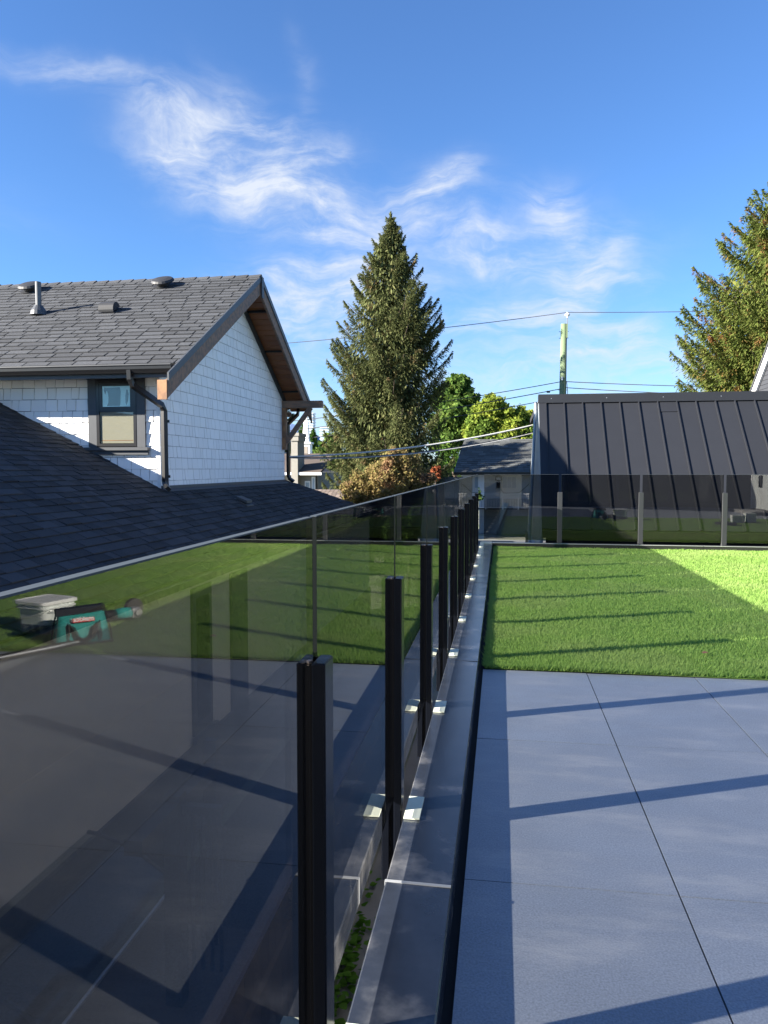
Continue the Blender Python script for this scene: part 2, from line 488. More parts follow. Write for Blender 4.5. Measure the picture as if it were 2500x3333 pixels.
# ------------------------------------------------------------------ helpers
class MB:
    """Collects vertices and faces of one mesh in world coordinates."""

    def __init__(s):
        s.v, s.f = [], []

    def add(s, vs, fs):
        b = len(s.v)
        s.v += [tuple(x) for x in vs]
        s.f += [tuple(b + i for i in f) for f in fs]
        return s

    def box(s, x0, x1, y0, y1, z0, z1):
        vs = [(x, y, z) for z in (z0, z1) for y in (y0, y1) for x in (x0, x1)]
        return s.add(vs, [(0, 2, 3, 1), (4, 5, 7, 6), (0, 1, 5, 4), (2, 6, 7, 3), (0, 4, 6, 2), (1, 3, 7, 5)])

    def bevel_box(s, x0, x1, y0, y1, z0, z1, b):
        """Box with chamfered vertical and top edges."""
        def ring(i, z):
            return [(x0 + i, y0 + i + b, z), (x0 + i + b, y0 + i, z), (x1 - i - b, y0 + i, z), (x1 - i, y0 + i + b, z),
                    (x1 - i, y1 - i - b, z), (x1 - i - b, y1 - i, z), (x0 + i + b, y1 - i, z), (x0 + i, y1 - i - b, z)]
        vs = ring(0, z0) + ring(0, z1 - b) + ring(b * .9, z1)
        fs = [tuple(range(7, -1, -1)), tuple(range(16, 24))]
        for r in (0, 8):
            for i in range(8):
                j = (i + 1) % 8
                fs.append((r + i, r + j, r + 8 + j, r + 8 + i))
        return s.add(vs, fs)

    def prism(s, poly, ext):
        """Polygon (3-D points) extruded by a vector."""
        n = len(poly)
        P = [Vector(p) for p in poly]
        e = Vector(ext)
        nrm = Vector((0, 0, 0))
        for i in range(n):
            nrm += P[i].cross(P[(i + 1) % n])
        if nrm.dot(e) > 0:
            P.reverse()
        vs = P + [p + e for p in P]
        fs = [tuple(range(n)), tuple(range(2 * n - 1, n - 1, -1))]
        for i in range(n):
            j = (i + 1) % n
            fs.append((i, n + i, n + j, j))
        return s.add(vs, fs)

    def tube(s, pts, r, seg=8, cap=True, rect=None):
        """Round (or rectangular) tube along a path; r may be a list."""
        P = [Vector(p) for p in pts]
        rs = r if isinstance(r, (list, tuple)) else [r] * len(P)
        rings = []
        ref = None
        for i, p in enumerate(P):
            d = (P[min(i + 1, len(P) - 1)] - P[max(i - 1, 0)]).normalized()
            if ref is None:
                ref = Vector((0, 0, 1)) if abs(d.z) < .9 else Vector((1, 0, 0))
            u = d.cross(ref)
            if u.length < 1e-4:
                u = d.cross(Vector((0, 1, 0)))
            u.normalize()
            w = u.cross(d).normalized()
            ref = w
            if rect:
                k = [(-1, -1), (1, -1), (1, 1), (-1, 1)]
                rings.append([p + u * a * rect[0] / 2 + w * b * rect[1] / 2 for a, b in k])
            else:
                rings.append([p + (u * math.cos(2 * math.pi * k / seg) + w * math.sin(2 * math.pi * k / seg)) * rs[i] for k in range(seg)])
        n = len(rings[0])
        vs = [q for rg in rings for q in rg]
        fs = []
        for i in range(len(rings) - 1):
            for k in range(n):
                j = (k + 1) % n
                fs.append((i * n + k, i * n + j, (i + 1) * n + j, (i + 1) * n + k))
        if cap:
            fs.append(tuple(range(n - 1, -1, -1)))
            b = (len(rings) - 1) * n
            fs.append(tuple(range(b, b + n)))
        return s.add(vs, fs)

    def lathe(s, prof, c, seg=16):
        vs = []
        for (r, z) in prof:
            for k in range(seg):
                a = 2 * math.pi * k / seg
                vs.append((c[0] + r * math.cos(a), c[1] + r * math.sin(a), c[2] + z))
        fs = []
        for i in range(len(prof) - 1):
            for k in range(seg):
                j = (k + 1) % seg
                fs.append((i * seg + k, i * seg + j, (i + 1) * seg + j, (i + 1) * seg + k))
        fs.append(tuple(range(seg - 1, -1, -1)))
        b = (len(prof) - 1) * seg
        fs.append(tuple(range(b, b + seg)))
        return s.add(vs, fs)

    def build(s, name, m, parent=None, label=None, smooth=False, mtx=None):
        o0 = origin_of(parent) if parent else Vector((0, 0, 0))
        me = bpy.data.meshes.new(name)
        V = s.v
        if mtx is not None:
            V = [tuple(mtx @ Vector(v)) for v in V]
        me.from_pydata([(v[0] - o0.x, v[1] - o0.y, v[2] - o0.z) for v in V], [], s.f)
        me.materials.append(m)
        if smooth:
            me.polygons.foreach_set('use_smooth', [True] * len(me.polygons))
        me.update()
        o = bpy.data.objects.new(name, me)
        COL.objects.link(o)
        if parent:
            o.parent = parent
        if label:
            o['label'] = label
        return o


def origin_of(o):
    v = Vector((0, 0, 0))
    while o:
        v += o.location
        o = o.parent
    return v


def tag(o, label, cat, group=None):
    o['label'] = label
    o['category'] = cat
    if group:
        o['group'] = group
    return o


def thing(name, label, cat, loc=(0, 0, 0), group=None):
    o = bpy.data.objects.new(name, None)
    COL.objects.link(o)
    o.location = loc
    o.empty_display_size = .2
    return tag(o, label, cat, group)


def struct(o):
    o['kind'] = 'structure'
    return o


def box(name, m, parent, x0, x1, y0, y1, z0, z1, label=None, mtx=None):
    return MB().box(x0, x1, y0, y1, z0, z1).build(name, m, parent, label, mtx=mtx)


def raw_mesh(name, V, F, m, parent=None):
    """Big mesh from numpy arrays (quads or triangles)."""
    o0 = origin_of(parent) if parent else Vector((0, 0, 0))
    V = np.asarray(V, dtype=np.float32) - np.array(o0, dtype=np.float32)
    F = np.asarray(F, dtype=np.int32)
    n, k = F.shape
    me = bpy.data.meshes.new(name)
    me.vertices.add(len(V))
    me.vertices.foreach_set('co', V.ravel())
    me.loops.add(n * k)
    me.loops.foreach_set('vertex_index', F.ravel())
    me.polygons.add(n)
    me.polygons.foreach_set('loop_start', np.arange(0, n * k, k, dtype=np.int32))
    me.polygons.foreach_set('loop_total', np.full(n, k, dtype=np.int32))
    me.materials.append(m)
    me.update(calc_edges=True)
    me.validate()
    o = bpy.data.objects.new(name, me)
    COL.objects.link(o)
    if parent:
        o.parent = parent
    return o


# camera projection, only used to decide which 300 pieces show largest
_R = cam.rotation_euler.to_matrix()


def px_size(p, w, h):
    q = _R.transposed() @ (Vector(p) - cam.location)
    if q.z > -0.3:
        return 0.0
    x, y = q.x / -q.z, q.y / -q.z
    if abs(x) > .54 or abs(y) > .70:
        return 0.0
    return w * h / (q.z * q.z)


# wedge-shaped unit piece (x 0..1 across, y 0..1 up the slope, z 0..1 thickness: thin at the top)
_w = bpy.data.meshes.new('wedge_piece')
_w.from_pydata([(0, 0, 0), (1, 0, 0), (1, 1, 0), (0, 1, 0), (0, 0, 1), (1, 0, 1), (1, 1, .25), (0, 1, .25)], [],
               [(0, 3, 2, 1), (4, 5, 6, 7), (0, 1, 5, 4), (2, 3, 7, 6), (0, 4, 7, 3), (1, 2, 6, 5)])
WEDGE = {}


def wedge_mesh(m):
    if m.name not in WEDGE:
        c = _w.copy()
        c.materials.append(m)
        WEDGE[m.name] = c
    return WEDGE[m.name]


def clip_poly(poly, a, b, c):
    """Keep the part of a 2-D polygon where a*x+b*y<=c."""
    out = []
    for i in range(len(poly)):
        p, q = poly[i], poly[(i + 1) % len(poly)]
        dp, dq = a * p[0] + b * p[1] - c, a * q[0] + b * q[1] - c
        if dp <= 0:
            out.append(p)
        if (dp < 0 < dq) or (dq < 0 < dp):
            t = dp / (dp - dq)
            out.append((p[0] + t * (q[0] - p[0]), p[1] + t * (q[1] - p[1])))
    return out


class Courses:
    """Rows of shingles or shakes on a plane; the largest become parts, the rest one joined part."""

    def __init__(s):
        s.items = []

    def rows(s, parent, name, m, O, U, V, clips, u0, u1, v0, v1, row, wmin, wmax, th, gap, holes=(), jit=0.0, thvar=0.0, vgap=0.0):
        O, U, V = Vector(O), Vector(U).normalized(), Vector(V).normalized()
        W = U.cross(V).normalized()
        k = 0
        v = v0
        while v < v1:
            u = u0 - random.random() * wmax
            while u < u1:
                w = random.uniform(wmin, wmax)
                dv = random.uniform(-jit, jit)
                a0, a1, b0, b1 = u, u + w - gap, v + dv, v + row + .004 - vgap  # vgap bares a strip of dark backing as the shadow under each row
                u += w
                poly = [(a0, b0), (a1, b0), (a1, b1), (a0, b1)]
                n0 = poly[:]
                for c in clips:
                    poly = clip_poly(poly, *c)
                    if len(poly) < 3:
                        break
                if len(poly) < 3:
                    continue
                cut = [poly]
                for (h0, h1, g0, g1) in holes:
                    new = []
                    for pl in cut:
                        xs, ys = [p[0] for p in pl], [p[1] for p in pl]
                        if max(xs) <= h0 or min(xs) >= h1 or max(ys) <= g0 or min(ys) >= g1:
                            new.append(pl)
                            continue
                        for cc in ((1, 0, h0), (-1, 0, -h1)):
                            q = clip_poly(pl, *cc)
                            if len(q) > 2:
                                new.append(q)
                        mid = clip_poly(clip_poly(pl, -1, 0, -h0), 1, 0, h1)
                        if len(mid) > 2:
                            for cc in ((0, 1, g0), (0, -1, -g1)):
                                q = clip_poly(mid, *cc)
                                if len(q) > 2:
                                    new.append(q)
                    cut = new
                t = th * (1 + random.uniform(-thvar, thvar))
                for pl in cut:
                    ar = 0.5 * abs(sum(pl[i][0] * pl[(i + 1) % len(pl)][1] - pl[(i + 1) % len(pl)][0] * pl[i][1] for i in range(len(pl))))
                    if ar < 2e-4:
                        continue
                    cx = sum(p[0] for p in pl) / len(pl)
                    cy = sum(p[1] for p in pl) / len(pl)
                    P = O + U * cx + V * cy
                    vd = (cam.location - P).normalized()
                    s.items.append(dict(parent=parent, name=name, m=m, O=O, U=U, V=V, W=W, pl=pl, full=(pl == n0), t=t, b0=b0, row=b1 - b0,
                                        big=px_size(P, 1, ar) * max(0.02, abs(vd.dot(W)))))
            v += row
            k += 1
        return s

    def finish(s, keep):
        s.items.sort(key=lambda d: -d['big'])
        rest = {}
        for i, d in enumerate(s.items):
            O, U, V, W, pl, t = d['O'], d['U'], d['V'], d['W'], d['pl'], d['t']
            if i < keep and d['full']:
                a0, b0 = pl[0]
                a1, b1 = pl[2]
                o = bpy.data.objects.new(d['name'], wedge_mesh(d['m']))
                COL.objects.link(o)
                o.parent = d['parent']
                X, Y, Z = U * (a1 - a0), V * (b1 - b0), W * t
                L = O + U * a0 + V * b0 - origin_of(d['parent'])
                o.matrix_local = Matrix(((X.x, Y.x, Z.x, L.x), (X.y, Y.y, Z.y, L.y), (X.z, Y.z, Z.z, L.z), (0, 0, 0, 1)))
                continue
            if i < keep:
                mb = MB()
            else:
                mb = rest.setdefault((d['parent'].name, d['name'], d['m'].name), [MB(), d])[0]
            n = len(pl)
            bot = [O + U * p[0] + V * p[1] for p in pl]
            top = [O + U * p[0] + V * p[1] + W * t * (1 - .75 * (p[1] - d['b0']) / d['row']) for p in pl]
            fs = [tuple(range(n, 2 * n)), tuple(range(n - 1, -1, -1))]
            for j in range(n):
                q = (j + 1) % n
                fs.append((j, q, n + q, n + j))
            mb.add(bot + top, fs)
            if i < keep:
                mb.build(d['name'], d['m'], d['parent'])
        for (mb, d) in rest.values():
            nm = d['name'] + '_field'
            o = mb.build(nm, d['m'], d['parent'])
            o['kind'] = 'stuff'


# ------------------------------------------------------------------ ground and mountain
GZ = -3.1
struct(MB().add([(-4000, -4000, GZ), (4000, -4000, GZ), (4000, 4500, GZ), (-4000, 4500, GZ)], [(0, 1, 2, 3)]).build('ground', M['grass_ground']))
struct(MB().add([(-1.33, -8, GZ + .008), (-.3, -8, GZ + .008), (-.3, 14, GZ + .008), (-1.33, 14, GZ + .008)], [(0, 1, 2, 3)]).build('side_path', M['concrete']))
struct(MB().add([(-3.3, -8, GZ + .008), (-1.5, -8, GZ + .008), (-1.5, 20, GZ + .008), (-3.3, 20, GZ + .008)], [(0, 1, 2, 3)]).build('side_yard', M['soil']))
struct(MB().add([(-40, 40, GZ + .012), (60, 40, GZ + .012), (60, 47, GZ + .012), (-40, 47, GZ + .012)], [(0, 1, 2, 3)]).build('lane', M['asphalt']))
struct(MB().add([(-2.5, 20, GZ + .016), (6, 20, GZ + .016), (6, 40, GZ + .016), (-2.5, 40, GZ + .016)], [(0, 1, 2, 3)]).build('driveway', M['concrete']))


def ridge_mesh(name, y, pts, depth, m):
    mb = MB()
    n = len(pts)
    vs = [(x, y, GZ) for x, z in pts] + [(x, y + depth * .5, z) for x, z in pts] + [(x, y + depth, GZ) for x, z in pts]
    fs = []
    for i in range(n - 1):
        fs += [(i, i + 1, n + i + 1, n + i), (n + i, n + i + 1, 2 * n + i + 1, 2 * n + i)]
    return struct(mb.add(vs, fs).build(name, m, smooth=False))


mp = []
for i in range(81):
    x = -4200 + i * 90
    base = 60 + 30 * math.sin(i * .9) + 22 * math.sin(i * 2.3 + 1)
    pk = 215 * math.exp(-((x + 1120) / 300) ** 2) + 120 * math.exp(-((x + 2300) / 700) ** 2)
    mp.append((x, base * .35 + pk))
ridge_mesh('mountain', 3300, mp, 1000, M['mountain'])

# ------------------------------------------------------------------ roof deck
FAR_Y = 12.06          # face of the far curb
FR = lambda x: FAR_Y - .014 * x
deck = struct(MB().box(-.30, 10.2, -1.6, 12.2, -.30, -.022).build('deck', M['sub_dark']))
xs = [-.098 + .6245 * i for i in range(17)]
ys = [-1.42 + 1.23 * i for i in range(6)]
tile_me = None
for j in range(5):
    for i in range(15):
        x0 = xs[i] if i else -.098
        x1 = xs[i + 1] - .005
        y0, y1 = ys[j], ys[j + 1] - .004
        dz = random.uniform(-.0012, .0012)
        if tile_me is None:
            o = MB().bevel_box(-.5, .5, -.5, .5, -.5, .5, .0).build('tile', M['tile'], deck)
            w, h = x1 - x0, y1 - y0
            o.data = o.data.copy()
            bm = bmesh.new()
            bmesh.ops.create_cube(bm, size=1)
            bm.to_mesh(o.data)
            bm.free()
            tile_me = o.data
        else:
            o = bpy.data.objects.new('tile', tile_me)
            COL.objects.link(o)
            o.parent = deck
        o.scale = (x1 - x0, y1 - y0, .020)
        o.location = ((x0 + x1) / 2, (y0 + y1) / 2, -.0102 + dz)


# turf: thousands of blades on a backing
def make_turf():
    x0, x1, y0, y1 = -.085, 9.6, 4.735, 12.05
    n = 520000
    X = RNG.random(n) ** 1.55 * (x1 - x0) + x0
    Y = y0 + (RNG.random(n) ** 1.35) * (y1 - y0)
    lim = FAR_Y - .014 * X - .02
    Y = np.minimum(Y, lim - RNG.random(n) * .05)
    Y = np.maximum(Y, 4.735 - .017 * np.maximum(X, 0) * 1.0 + RNG.normal(0, .006, n))
    dist = np.hypot(X, Y)
    hgt = RNG.uniform(.022, .040, n) * (1 + .15 * np.sin(X * 7 + Y * 3) * np.sin(Y * 5 - X * 2))
    wid = RNG.uniform(.0022, .0040, n) * (0.7 + dist * .11)
    a = RNG.random(n) * 6.283
    # nap leaning gently, changing over the lawn
    lean = RNG.normal(0, .015, (n, 2)) + np.stack([.006 * np.sin(Y * 1.3 + X), .004 * np.cos(X * 1.7)], 1)
    b = np.stack([X, Y, np.full(n, .004)], 1)
    side = np.stack([np.cos(a), np.sin(a), np.zeros(n)], 1) * wid[:, None]
    tip = b + np.stack([lean[:, 0], lean[:, 1], hgt], 1)
    V = np.stack([b - side, b + side, tip], 1).reshape(-1, 3)
    F = np.arange(3 * n).reshape(-1, 3)
    nb = len(V)
    by0, by1 = y0 + .005, 12.03
    BV = np.array([(x0, by0, .006), (x1, by0 - .15, .006), (x1, by1 - .14, .006), (x0, by1, .006),
                   ], dtype=np.float32)
    V = np.concatenate([V, BV])
    F = np.concatenate([F, np.array([(nb, nb + 1, nb + 2), (nb, nb + 2, nb + 3)])])
    o = raw_mesh('artificial_turf', V, F, M['turf'])
    o['kind'] = 'stuff'
    o['label'] = 'bright green artificial turf covering the far half of the roof deck'
    o['category'] = 'turf'


make_turf()

# ------------------------------------------------------------------ parapet curbs with metal caps
CAPZ = .078
pw = thing('parapet', 'low parapet with dark metal cap running under the long left glass railing', 'parapet', (-.22, 0, 0), 'deck parapets')
MB().box(-.298, -.135, -2, 12.3, GZ, CAPZ - .012).build('wall', M['stucco_dark'], pw)
seams = [-2.0, 2.09, 4.63, 7.86, 10.3, 12.34]
for i in range(5):
    y0, y1 = seams[i] + .003, seams[i + 1] - .003
    mb = MB()
    prof = [(-.312, CAPZ - .10), (-.312, CAPZ - .004), (-.308, CAPZ), (-.129, CAPZ - .004), (-.125, CAPZ - .008), (-.122, -.004), (-.130, -.004), (-.133, CAPZ - .014), (-.303, CAPZ - .010), (-.303, CAPZ - .10)]
    mb.prism([(x, y0, z) for x, z in prof], (0, y1 - y0, 0))
    mb.build('cap_flashing', M['cap'], pw)
for y in seams[1:-1]:
    MB().prism([(-.3145, y - .012, CAPZ - .1), (-.3145, y - .012, CAPZ + .001), (-.128, y - .012, CAPZ - .0015), (-.128, y - .012, CAPZ - .0035), (-.3125, y - .012, CAPZ - .001), (-.3125, y - .012, CAPZ - .1)], (0, .024 if y > 2.2 else .012, 0)).build('cap_seam', M['cap'] if y > 2.2 else M['seam_pale'], pw)

pf = thing('parapet', 'low dark parapet with bright metal edge along the far end of the turf', 'parapet', (4, FR(4) + .1, 0), 'deck parapets')
ROT = Matrix.Translation((-.1, FAR_Y, 0)) @ Matrix.Rotation(-.014, 4, 'Z')
MB().box(-.05, 10.2, .02, .18, GZ, CAPZ - .012).build('wall', M['stucco_dark'], pf, mtx=ROT)
for (a, b) in ((-.02, 3.1), (3.106, 6.6), (6.606, 10.2)):
    MB().box(a, b, .0, .20, -.004, CAPZ).build('cap_flashing', M['gutter_black'], pf, mtx=ROT)
    MB().box(a, b, -.006, .012, CAPZ + .001, CAPZ + .008).build('edge_trim', M['alu'], pf, mtx=ROT)

# ------------------------------------------------------------------ glass railings
GX = -.357
GT = 1.147
POST_Y = [1.425, 2.55, 3.68, 4.80, 5.90, 7.00, 8.12, 9.24, 10.36, 11.46]
PT = .874


def post_mesh(h0=-.16, h1=PT):
    """Two black channels with the glass slot between them, joined by a core; slot runs along local Y."""
    mb = MB()
    mb.bevel_box(-.034, -.0072, -.036, .036, h0, h1, .003)
    mb.bevel_box(.0072, .034, -.036, .036, h0, h1, .003)
    mb.box(-.0082, .0082, -.0095, .0095, h0, h1 - .012)
    return mb


def railing(rt, posts, place, first_panel_from, last_panel_to, gap=.016, pm='post_black'):
    for k, s in enumerate(posts):
        o = post_mesh().build('post', M[pm], None)
        o.parent = rt
        loc, rot = place(s)
        o.location = Vector(loc) - rt.location
        o.rotation_euler = (0, 0, rot)
        g = MB().box(-.0071, .0071, -.0335, -.0300, .13, PT - .004).box(-.0071, .0071, .0300, .0335, .13, PT - .004).build('gasket', M['gasket'])
        g.parent = o
        g.data.update()
        if pm == 'post_black':
            pl = MB().box(.047, .100, -.082, .086, CAPZ + .0015, CAPZ + .007).build('base_shim', M['shim'])
            pl.parent = o
        sc_ = MB().lathe([(.006, 0), (.006, .006)], (0, -.020, PT - .004), 8).build('screw', M['screw'])
        sc_.parent = o
    edges = [first_panel_from] + list(posts) + [last_panel_to]
    for a, b in zip(edges[:-1], edges[1:]):
        if b - a < .2:
            continue
        (la, rot), (lb, _) = place(a), place(b)
        d = (Vector(lb) - Vector(la))
        L = d.length
        g0 = gap if a in posts else 0
        g1 = L - (gap if b in posts else 0)
        p = MB().box(-.006, .006, g0, g1, CAPZ + .042, GT).build('glass_panel', M['rail_glass'])
        p.parent = rt
        p.location = Vector(la) - rt.location
        p.rotation_euler = (0, 0, rot)
        # ground and polished edge of the sheet, catching the light
        e = MB().box(-.0062, .0062, g0, g1, GT + .0002, GT + .0022).build('polished_edge', M['edge_glass'])
        e.parent = p
        for q in (g0, g1):
            s2 = MB().box(-.0061, .0061, q - .0012, q + .0012, PT + .01, GT).build('polished_edge', M['edge_dark'])
            s2.parent = p


M['edge_glass'] = mat('edge_glass', (.07, .085, .10), .8, .1, 10, spec=.04)
M['edge_dark'] = mat('edge_dark', (.004, .006, .006), .5, spec=.15)
r1 = thing('glass_railing', 'long black post and tinted glass railing running away along the left edge', 'railing', (GX, 0, 0), 'glass railings of the roof deck')
railing(r1, POST_Y, lambda s: ((GX, s, 0), 0), -.85, 12.12)
r2 = thing('glass_railing', 'far tinted glass railing standing in front of the black metal roof', 'railing', (4, FR(4) + .17, 0), 'glass railings of the roof deck')
FGY = .235
FP = [1.01, 2.22, 3.43, 4.64, 5.85, 7.06, 8.27]


def place_far(s):
    p = ROT @ Vector((s, FGY - .06, 0))
    return ((p.x, p.y, 0), -math.pi / 2 - .014)


railing(r2, FP, place_far, -.16, 9.2, .021, 'post_sunlit')

# ------------------------------------------------------------------ neighbouring house
nh = thing('neighbour_house', 'white shingled house with dark roofs and timber trimmed gable on the left', 'house', (-5.1, 11, GZ))
SL = .504
lz = lambda x: .938 - SL * (x + 5.1)        # lower roof surface
EX = -3.36                                   # its eave
UR, UZ, US = 14.4, 4.92, .555                  # upper ridge y, z, slope
uz = lambda y: UZ - US * abs(y - UR)
GXW = -5.08
RX = -4.58                                   # outer face of the rake
FW = 11.0
BW = 17.75
EY = 10.46                                   # upper eave, near side
EYB = 18.28
XL = -16.0

# walls: backing panels behind the shakes
front_wall = MB().box(XL, GXW - .014, FW + .016, FW + .16, -1.0, 2.78).build('front_wall', M['shake_gap'], nh)
gable_wall = MB().prism([(GXW - .016, FW + .016, .2), (GXW - .016, BW, .2), (GXW - .016, BW, uz(BW) - .16), (GXW - .016, UR, UZ - .16), (GXW - .016, FW + .016, uz(FW) - .16)], (-.14, 0, 0)).build('gable_wall', M['shake_gap'], nh)
side_wall = MB().box(-3.62, -3.5, -7, 20.4, GZ, lz(-3.5) - .16).build('side_wall', M['cream_wall'], nh)
MB().box(-3.5, -3.46, -7, 20.4, GZ, -1.96).build('foundation', M['foundation'], nh)
MB().box(XL, GXW - .2, BW - .14, BW, -1, 2.9).build('back_wall', M['white_trim'], nh)

sh = Courses()
# shakes of the gable wall
c = US
sh.rows(gable_wall, 'shake', M['shake_white'], (GXW - .014, 0, 0), (0, 1, 0), (0, 0, 1),
        [(-1, 0, -(FW + .01)), (1, 0, BW - .02), (c, 1, UZ - .15 + c * UR), (-c, 1, UZ - .15 - c * UR)], FW, BW, .70, 5.0, .178, .09, .27, .016, .011, vgap=.009, jit=.0015, thvar=.2)
# shakes of the front wall, around the window
WX0, WX1, WZ0, WZ1 = -6.235, -5.315, 1.565, 2.735
sh.rows(front_wall, 'shake', M['shake_white'], (0, FW + .014, 0), (1, 0, 0), (0, 0, 1),
        [(1, 0, GXW - .065), (0, 1, 2.74), (-SL, -1, -(.938 - SL * 5.1) + .20)], -8.6, GXW, .70, 2.74, .178, .11, .27, .020, .009, vgap=.010, jit=.004, thvar=.3,
        holes=[(WX0, WX1, WZ0 - .07, WZ1 + .2)])
sh.finish(300)
MB().box(GXW - .064, GXW - .012, FW - .004, FW + .05, .8, 2.72).build('corner_board', M['white_trim'], nh)

# roofs ---------------------------------------------------------------
dl = Vector((-1, 0, SL)).normalized()
nl = Vector((SL, 0, 1)).normalized()
LR = [(EX, -7, lz(EX)), (EX, 20.8, lz(EX)), (-5.15, 18.05, lz(-5.15)), (-8.0, 18.05, lz(-8.0)), (-8.0, -7, lz(-8.0))]
lower_roof = MB().prism(LR, nl * -.15).build('lower_roof', M['roof_felt'], nh)
MB().prism([(EX, 20.8, lz(EX) - .01), (-5.15, 18.05, lz(-5.15) - .01), (-9, 18.05, lz(-5.15) - .01), (-9, 20.8, lz(EX) - .01)], (0, 0, -.12)).build('hip_roof', M['roof_felt'], nh)
MB().prism([(-8.0, -7, 2.40), (-8.0, FW - .01, 2.40), (-12.5, FW - .01, .1), (-12.5, -7, .1)], (0, 0, -.15)).build('west_roof', M['roof_felt'], nh)
cz = math.sqrt(1 + SL * SL)
su = lambda x: (EX - x) * cz                 # distance up the slope
vrow = .142
k1 = int(su(-5.08) / vrow)
vm = k1 * vrow
rf = Courses()
O = Vector((EX, 0, lz(EX))) + nl * .002
hipc = ((20.8 - 18.05) / (-5.15 - EX) / cz)
hc = (1, -hipc, 20.8)                        # y - hipc*v <= 20.8
rf.rows(lower_roof, 'shingle', M['shingle_dark'], O, (0, 1, 0), dl, [hc], 1.5, 20.9, 0, vm - .01, vrow, .12, .36, .012, .010, thvar=.6, jit=.006, vgap=.013)
rf.rows(lower_roof, 'shingle', M['shingle_dark'], O, (0, 1, 0), dl, [(1, 0, FW - .02)], 1.5, FW + .1, vm, su(-8.0), vrow, .12, .36, .012, .010, thvar=.6, jit=.006, vgap=.013)
# note: U x V must point up for these axes
# upper roof, near slope
nu = Vector((0, -US, 1)).normalized()
du = Vector((0, 1, US)).normalized()
upper_roof = MB().prism([(XL, EY, uz(EY)), (RX, EY, uz(EY)), (RX, UR, UZ), (XL, UR, UZ)], nu * -.11).build('upper_roof', M['roof_felt'], nh)
nb = Vector((0, US, 1)).normalized()
MB().prism([(XL, EYB, uz(EYB)), (RX, EYB, uz(EYB)), (RX, UR, UZ), (XL, UR, UZ)], nb * -.11).build('upper_roof', M['shingle'], nh)
cu = math.sqrt(1 + US * US)
rf.rows(upper_roof, 'shingle', M['shingle'], Vector((0, EY, uz(EY))) + nu * .002, (1, 0, 0), du, [(1, 0, RX + .012)], -11.5, RX, 0, (UR - EY) * cu - .02, .176, .20, .46, .012, .022, thvar=.3, jit=.003, vgap=.026)
rf.finish(300)
for i in range(24):
    x = RX + .02 - i * .26
    dzr = random.uniform(0, .006)
    MB().prism([(x, UR - .13, UZ - .045), (x, UR, UZ + .030 + dzr), (x, UR + .13, UZ - .045), (x, UR + .13, UZ - .065), (x, UR, UZ + .008), (x, UR - .13, UZ - .065)], (-.285, 0, -.016)).build('ridge_cap', M['shingle'], nh)
# flashing where the gable wall meets the lower roof
MB().prism([(GXW + .022, FW, lz(GXW + .022) + .012), (GXW + .022, BW, lz(GXW + .022) + .012), (GXW + .10, BW, lz(GXW + .10) + .014), (GXW + .10, FW, lz(GXW + .10) + .014)], (0, 0, .004)).build('wall_flashing', M['charcoal_trim'], nh)
MB().box(GXW - .005, GXW + .02, FW, BW, lz(GXW) - .02, lz(GXW) + .05).build('wall_flashing', M['charcoal_trim'], nh)

# rakes: black drip edge above a brown board, both slopes, wood soffit between wall and rake
for (ya, yb, nn, near) in ((10.14, UR, nu, True), (EYB, UR, nb, False)):
    A = Vector((RX, ya, uz(ya)))
    B = Vector((RX, yb, UZ))
    dn = Vector((0, 0, -1))
    MB().prism([A + Vector((.004, 0, .012)), B + Vector((.004, 0, .012)), B + dn * .10 + Vector((.004, 0, 0)), A + dn * .10 + Vector((.004, 0, 0))], (.026, 0, 0)).build('drip_edge', M['charcoal_trim'], nh)
    A2, B2 = A + dn * .10 + Vector((-.034, 0, 0)), B + dn * .10 + Vector((-.034, 0, 0))
    MB().prism([A2, B2, B2 + dn * .24, A2 + dn * .24], (.045, 0, 0)).build('rake_board', M['wood_brown'], nh, 'weathered brown rake board')
    # soffit boards
    Lr = (B - A).length
    ns = 26
    A = Vector((RX, EY, uz(EY))) if near else A
    for i in range(ns):
        t0, t1 = i / ns, (i + 1) / ns - .006
        p0, p1 = A.lerp(B, t0), A.lerp(B, t1)
        off = dn * .145
        MB().prism([(RX - .04, p0.y, p0.z + off.z), (RX - .04, p1.y, p1.z + off.z), (GXW + .006, p1.y, p1.z + off.z), (GXW + .006, p0.y, p0.z + off.z)], (0, 0, .02)).build('soffit_board', M['soffit_wood'], nh)
    # frieze board on the wall under the soffit
    yw0 = FW if near else BW
    a, b = Vector((GXW + .004, yw0, uz(yw0) - .17)), Vector((GXW + .004, UR, UZ - .17))
    MB().prism([a, b, b + dn * .17, a + dn * .17], (.02, 0, 0)).build('frieze_board', M['charcoal_trim'], nh)
# black battens crossing the far soffit
for t in (.17, .46, .80):
    p = Vector((RX, EYB, uz(EYB))).lerp(Vector((RX, UR, UZ)), 1 - t)
    MB().box(GXW + .02, RX - .05, p.y - .03, p.y + .03, p.z - .19, p.z - .15).build('soffit_batten', M['bag_black'], nh)
MB().box(RX + .032, RX + .05, UR - .055, UR + .055, UZ - .42, UZ - .03).build('peak_board', M['charcoal_trim'], nh)
# lit end of the near rake board
MB().box(RX - .13, RX + .008, 10.11, 10.136, uz(10.14) - .36, uz(10.14) - .09).build('rake_end', M['wood_fresh'], nh, 'fresh orange end grain of the rake board')
